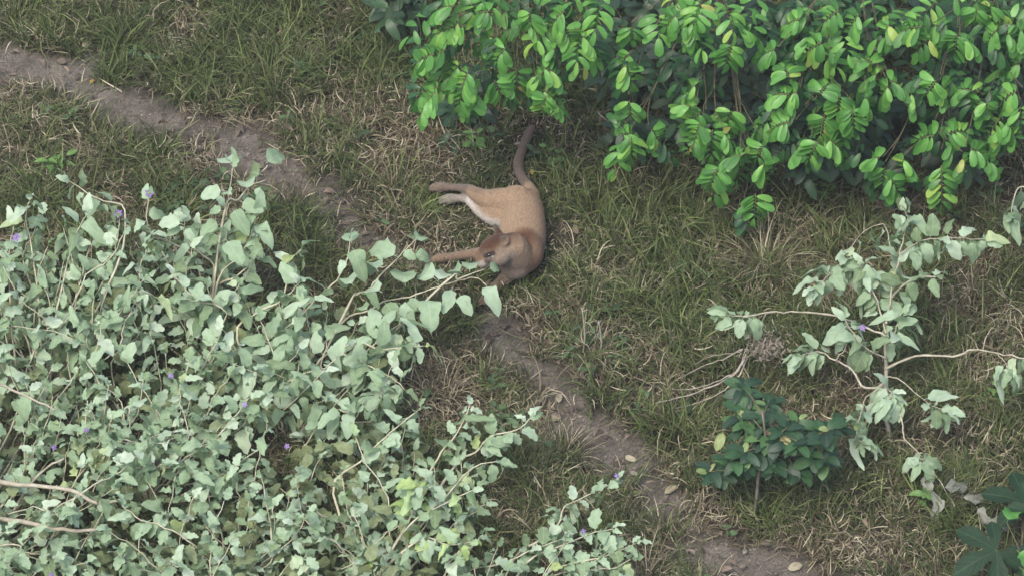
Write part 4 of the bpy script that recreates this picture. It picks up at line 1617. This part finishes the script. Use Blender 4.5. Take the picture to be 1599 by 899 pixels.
def dry_frac(x, y):
    px, py = img_xy(x, y)
    d = (fbm(x, y, .9, 41, 3) - .5) * .7 + .44
    d += .35 * bump(px, py, 880, 690, 110, 90) + .25 * bump(px, py, 1250, 380, 200, 110) + .2 * bump(px, py, 60, 200, 120, 90)
    d += .25 * bump(px, py, 1450, 650, 160, 160) + .25 * bump(px, py, 980, 820, 160, 60) + .2 * bump(px, py, 650, 220, 140, 70)
    d -= .16 * bump(px, py, 960, 380, 140, 130) + .25 * bump(px, py, 450, 100, 200, 90) + .2 * bump(px, py, 880, 300, 120, 60)
    return np.clip(d, .05, .95)


def dens_green(x, y):
    p = path_mask(x, y)
    k = np.clip((fbm(x, y, 2.2, 51, 3) - .22) * 2.6, .12, 1)
    return np.clip((1 - p) ** 1.5 * k * (1.4 - dry_frac(x, y)), 0, 1)


def dens_dry(x, y):
    p = path_mask(x, y)
    k = np.clip((fbm(x, y, 2.6, 61, 3) - .15) * 2.4, .3, 1)
    return np.clip((1 - .96 * p) * k * (.25 + dry_frac(x, y)), 0, 1)


def dens_litter(x, y):
    k = np.clip((fbm(x, y, 3.5, 71, 3) - .25) * 2.2, .1, 1)
    return k * (.5 + .5 * (1 - path_mask(x, y)))


def dens_path(x, y):
    return np.clip(path_mask(x, y), 0, 1) * np.clip((fbm(x, y, 4, 77, 2) - .3) * 2.5, 0.05, 1)


rng = np.random.RandomState(5)
blades('grass', 150000, 'grass', rng, dens_green, (.12, .35), (.007, .015), (.65, 1.5), (.4, 2.4), .6, tufts=3000, spread=.05,
       label='short green grass growing in tufts beside the dirt path')
blades('dry_grass', 150000, 'dry', rng, dens_dry, (.09, .28), (.006, .014), (.3, 1.4), (.6, 4.0), 1.2, tufts=4200, spread=.055,
       label='dry straw coloured grass curling among the green tufts', cat='dry grass')
def dens_curl(x, y):
    return np.clip(dens_dry(x, y) * 1.1 + .12 * (1 - path_mask(x, y)), 0, 1)


blades('straw_curls', 40000, 'curl', rng, dens_curl, (.06, .17), (.006, .012), (-.3, 1.0), (-2.0, 3.6), 1.5, K=5, lift=.11, tufts=5000, spread=.05,
       label='pale curled straw blades lying on top of the grass', cat='straw')
blades('straw_litter', 50000, 'litter', rng, dens_litter, (.04, .14), (.003, .010), (-.1, .45), (-.4, .9), 1.2, K=3, lift=.012,
       label='grey brown straw litter lying flat between grass tufts', cat='litter')
blades('path_straw', 18000, 'litter', rng, dens_path, (.03, .12), (.0025, .006), (-.05, .25), (-.3, .4), 1.4, K=3, lift=.006,
       label='thin loose straw scattered over the bare dirt path', cat='litter')

M['duff'] = leaf_mat('leaf_duff', [(0, (.045, .034, .026)), (.5, (.10, .078, .058)), (.85, (.17, .13, .10)), (1, (.28, .22, .16))], vein_amt=.15, rough=.9, trans=.1)
M['weed'] = leaf_mat('weed_leaf', [(0, (.025, .06, .022)), (.6, (.045, .095, .03)), (1, (.08, .14, .05))], vein_amt=.2, rough=.6, trans=.2)
du, we = Soup(), Soup()
for k in range(4200):
    x, y = random.uniform(-4.4, 4.4), random.uniform(-3.4, 4.5)
    if np.min(np.hypot(FOOT[:, 0] - x, FOOT[:, 1] - y) - FOOT[:, 2]) < .03:
        continue
    if k < 2600:
        du.add('herb', leaf_matrix(Vector((x, y, gz1(x, y) + random.uniform(.008, .05))), Vector((random.uniform(-1, 1), random.uniform(-1, 1), random.uniform(-.2, .4))), Vector((0, 0, 1)) + rv(.6), random.uniform(.03, .085), random.uniform(.6, 1.3), random.uniform(1, 3)))
    elif float(path_mask(np.array([x]), np.array([y]))[0]) < .3 and float(fbm(np.array([x]), np.array([y]), 1.6, 91)[0]) > .62:
        for q in range(5):
            an = q * 2.4 + x * 9
            we.add('herb', leaf_matrix(Vector((x, y, gz1(x, y) + .05 + .015 * q)), Vector((math.cos(an), math.sin(an), .3)), Vector((0, -.2, 1)) + rv(.3), random.uniform(.035, .08), random.uniform(.8, 1.3)))
for q, nm, mt, lab, ct in ((du, 'leaf_litter', 'duff', 'small brown dead leaves littering the ground between the grass', 'leaf litter'), (we, 'weeds', 'weed', 'low dark green weeds mixed through the grass', 'weeds')):
    o = q.build(nm, M[mt], None, Vector((0, 0, 0)))
    tag(o, lab, ct)

# clods and pebbles trodden into the path
V, F = [], []
base_s = bmesh.new()
bmesh.ops.create_icosphere(base_s, subdivisions=1, radius=1.0)
base_s.verts.ensure_lookup_table()
BV = [v.co.copy() for v in base_s.verts]
BF = [tuple(v.index for v in f.verts) for f in base_s.faces]
base_s.free()
PT = PP[RS.randint(0, len(PP), 1500)]
for p_ in PT:
    x, y = p_[0] + random.gauss(0, p_[2] * .7), p_[1] + random.gauss(0, p_[2] * .7)
    r_ = .004 + .013 * random.random() ** 3
    b = len(V)
    sc = Vector((random.uniform(.7, 1.5), random.uniform(.7, 1.4), random.uniform(.4, .8))) * r_
    z = gz1(x, y) + r_ * .2
    V += [Vector((x + v.x * sc.x * random.uniform(.8, 1.2), y + v.y * sc.y * random.uniform(.8, 1.2), z + v.z * sc.z)) for v in BV]
    F += [tuple(b + i for i in f) for f in BF]
M['clod'] = bark_mat('clod', (.09, .076, .06), (.21, .185, .155), 30, .95)
o = mesh_obj('pebbles', V, F, M['clod'], smooth=False)
o['kind'] = 'stuff'
tag(o, 'small clods and pebbles lying on the dirt path', 'pebbles')
HAZE = .0008
# ------------------------------------------------------------------ small things on the ground
M['leaf_tan'] = leaf_mat('fallen_tan', [(0, (.26, .225, .145)), (1, (.30, .265, .18))], vein_amt=.2, rough=.8, trans=.1)
M['leaf_red'] = leaf_mat('fallen_red', [(0, (.15, .06, .042)), (1, (.18, .075, .05))], vein_amt=.2, rough=.8, trans=.1)
M['leaf_yellow'] = leaf_mat('fallen_yellow', [(0, (.36, .26, .05)), (1, (.40, .29, .08))], vein_amt=.2, rough=.7, trans=.2)
M['leaf_brown'] = leaf_mat('fallen_brown', [(0, (.20, .13, .08)), (1, (.26, .18, .12))], vein_amt=.2, rough=.8, trans=.1)
M['leaf_pale'] = leaf_mat('fallen_pale', [(0, (.27, .29, .21)), (1, (.30, .32, .24))], vein_amt=.2, rough=.8, trans=.1)
M['leaf_grey'] = leaf_mat('fallen_grey', [(0, (.20, .18, .155)), (1, (.23, .21, .18))], vein_amt=.2, rough=.9, trans=.1)
for x, y, m, s, an, lab in ((1046, 770, 'leaf_tan', .13, .6, 'long tan fallen leaf on the right side of the dirt path'),
                            (985, 722, 'leaf_tan', .11, 2.8, 'pale curled fallen leaf at the edge of the path beside green grass'),
                            (989, 744, 'leaf_grey', .09, -.6, 'small greyish fallen leaf in the middle of the dirt path'),
                            (962, 757, 'leaf_grey', .10, 3.0, 'grey fallen leaf beside the tip of a purple flowered shoot'),
                            (1000, 466, 'leaf_red', .11, 1.9, 'red brown fallen leaf, right one of two, in the grass right of the puma'),
                            (944, 467, 'leaf_red', .11, .3, 'red brown fallen leaf, left one of two, in the grass right of the puma'),
                            (838, 240, 'leaf_red', .09, .2, 'small reddish fallen leaf beside the tip of the tail'),
                            (830, 274, 'leaf_yellow', .09, 1.8, 'small yellow fallen leaf beside the root of the tail'),
                            (1251, 806, 'leaf_pale', .12, 2.1, 'pale green fallen leaf right of the dark leathery shrub'),
                            (1240, 890, 'leaf_tan', .13, .4, 'tan fallen leaf at the bottom edge right of the path'),
                            (297, 118, 'leaf_brown', .12, 2.0, 'brown fallen leaf standing in the grass at the upper left'),
                            (144, 133, 'leaf_yellow', .06, 1.0, 'small yellow fallen leaf on the upper left end of the path'),
                            (192, 124, 'leaf_tan', .08, .7, 'small tan fallen leaf on the edge of the upper path'),
                            (134, 75, 'leaf_tan', .11, .8, 'pinkish tan fallen leaf in the grass above the path'),
                            (873, 627, 'leaf_tan', .11, 1.5, 'upright tan fallen leaf on the path above the shrub'),
                            (1163, 866, 'leaf_grey', .07, 1.0, 'small grey fallen leaf on the bottom end of the path'),
                            (296, 190, 'leaf_tan', .05, .3, 'tiny tan fallen leaf where the upper path narrows'),
                            (500, 41, 'leaf_brown', .10, 2.5, 'dark brown fallen leaf among the grass at the top'),
                            (1080, 452, 'leaf_brown', .10, .5, 'dull brown fallen leaf in the grass left of the bare arm'),
                            (755, 505, 'leaf_brown', .09, .9, 'brown fallen leaf on the path below the paw')):
    p = ground_pt(x, y)
    s *= .78
    o = bpy.data.objects.new('fallen_leaf', leaf_mesh('ellip', m))
    COL.objects.link(o)
    dd = Vector((math.cos(an), math.sin(an), .12))
    o.matrix_world = leaf_matrix(p + Vector((0, 0, .035)) - dd * s * .5, dd, Vector((random.uniform(-.3, .3), -.45, 1)), s)
    tag(o, lab, 'leaf', 'fallen leaves')

for lab, x, y, n, s in (('light green herb with small leaves left of the upper path', 88, 268, 16, .075), ('small green herb beside the withered leaves', 1445, 795, 12, .065),
                        ('small green herb under the tree beside the dry tussock', 1285, 322, 14, .06), ('small dull herb right of the tail', 872, 272, 9, .045),
                        ('small green herb at the right of the long bare arm', 1552, 632, 10, .055), ('green herb below the left tree, left of the tail', 745, 235, 12, .08)):
    h = Plant('herb', lab, 'herb', ground_pt(x, y), 'small herbs')
    for k in range(3):
        t = h.base + Vector((random.uniform(-.08, .08), random.uniform(-.08, .08), random.uniform(.12, .2)))
        sp = h.branch([h.base, h.base.lerp(t, .5) + rv(.01), t], .004, .002, 'twig', name='stem', sub=3, sides=4)
        for q in range(n // 3 + 1):
            pp, tt = path_at(sp, min(.99, .4 + .6 * q / (n / 3)))
            an = q * 2.4 + k
            h.leaf('herb', 'herb', pp, Vector((math.cos(an), math.sin(an), .2)), Vector((0, -.2, 1)) + rv(.2), s * random.uniform(.8, 1.2))

for lab, x, y, ln, n, mt in (('large dry tussock with long arching straw left of the lanky shrub', 1195, 425, .46, 170, 'dry'),
                             ('pale dry tussock between path and thicket, with upright straw', 880, 715, .34, 150, 'dry'),
                             ('straw tussock cut by the bottom edge right of the thicket', 1010, 905, .30, 130, 'dry'),
                             ('dry tussock leaning over the path below the puma', 690, 620, .34, 90, 'dry'),
                             ('bleached tussock below the two dry stalks', 925, 560, .30, 110, 'dry'),
                             ('dry tussock under the right end of the tree row', 1400, 330, .40, 120, 'dry'),
                             ('green tussock against the chest of the puma', 815, 452, .20, 80, 'grass')):
    b0 = ground_pt(x, y)
    V, F, T = [], [], []
    for k in range(n):
        a = random.random() * 6.28
        r_ = random.random() ** .7 * .10
        p = Vector((math.cos(a) * r_, math.sin(a) * r_, -.005))
        L = ln * random.uniform(.5, 1.15)
        e = random.uniform(.75, 1.45)
        c = random.uniform(.5, 2.6)
        a += random.gauss(0, .5)
        w = random.uniform(.004, .008)
        tn = random.random()
        b = len(V)
        K = 6
        tw = random.gauss(0, .6)
        for i in range(K + 1):
            s = i / K
            aa = a + tw * s
            ee = e - c * s
            sd_ = Vector((-math.sin(aa), math.cos(aa), random.uniform(-.1, .1))) * w * .5 * ((1 - s) ** .6 + .05)
            V += [p - sd_, p + sd_]
            T += [tn, tn]
            p = p + Vector((math.cos(aa) * math.cos(ee), math.sin(aa) * math.cos(ee), math.sin(ee))) * (L / K)
            g = gz1(p.x + b0.x, p.y + b0.y) - b0.z + .006 if p.z < .1 else 0
            p.z = max(p.z, g)
        for i in range(K):
            F.append((b + 2 * i, b + 2 * i + 1, b + 2 * i + 3, b + 2 * i + 2))
    o = mesh_obj('grass_tussock', V, F, M[mt])
    o.location = b0
    a_ = o.data.attributes.new('tint', 'FLOAT', 'POINT')
    a_.data.foreach_set('value', np.array(T, np.float32))
    tag(o, lab, 'tussock', 'grass tussocks')

# ------------------------------------------------------------------ thin haze, added to lift the blacks
hx, hy, hz0, hz1 = 152.0, 152.0, -1.2, CAM.z + 1.2
hv = [(sx_ * hx, sy_ * hy, zz) for zz in (hz0, hz1) for sx_, sy_ in ((-1, -1), (1, -1), (1, 1), (-1, 1))]
hz_m = bpy.data.materials.new('haze')
hz_m.use_nodes = True
hn_ = hz_m.node_tree.nodes
hn_.remove(hn_['Principled BSDF'])
pv = hn_.new('ShaderNodeVolumePrincipled')
pv.inputs['Color'].default_value = (.92, .95, .97, 1)
pv.inputs['Density'].default_value = HAZE
hz_m.node_tree.links.new(pv.outputs[0], hn_['Material Output'].inputs['Volume'])
ho = mesh_obj('haze', hv, [(3, 2, 1, 0), (4, 5, 6, 7), (0, 1, 5, 4), (1, 2, 6, 5), (2, 3, 7, 6), (3, 0, 4, 7)], hz_m, smooth=False)
ho['kind'] = 'stuff'
tag(ho, 'thin pale haze added over the whole place to soften contrast', 'haze')
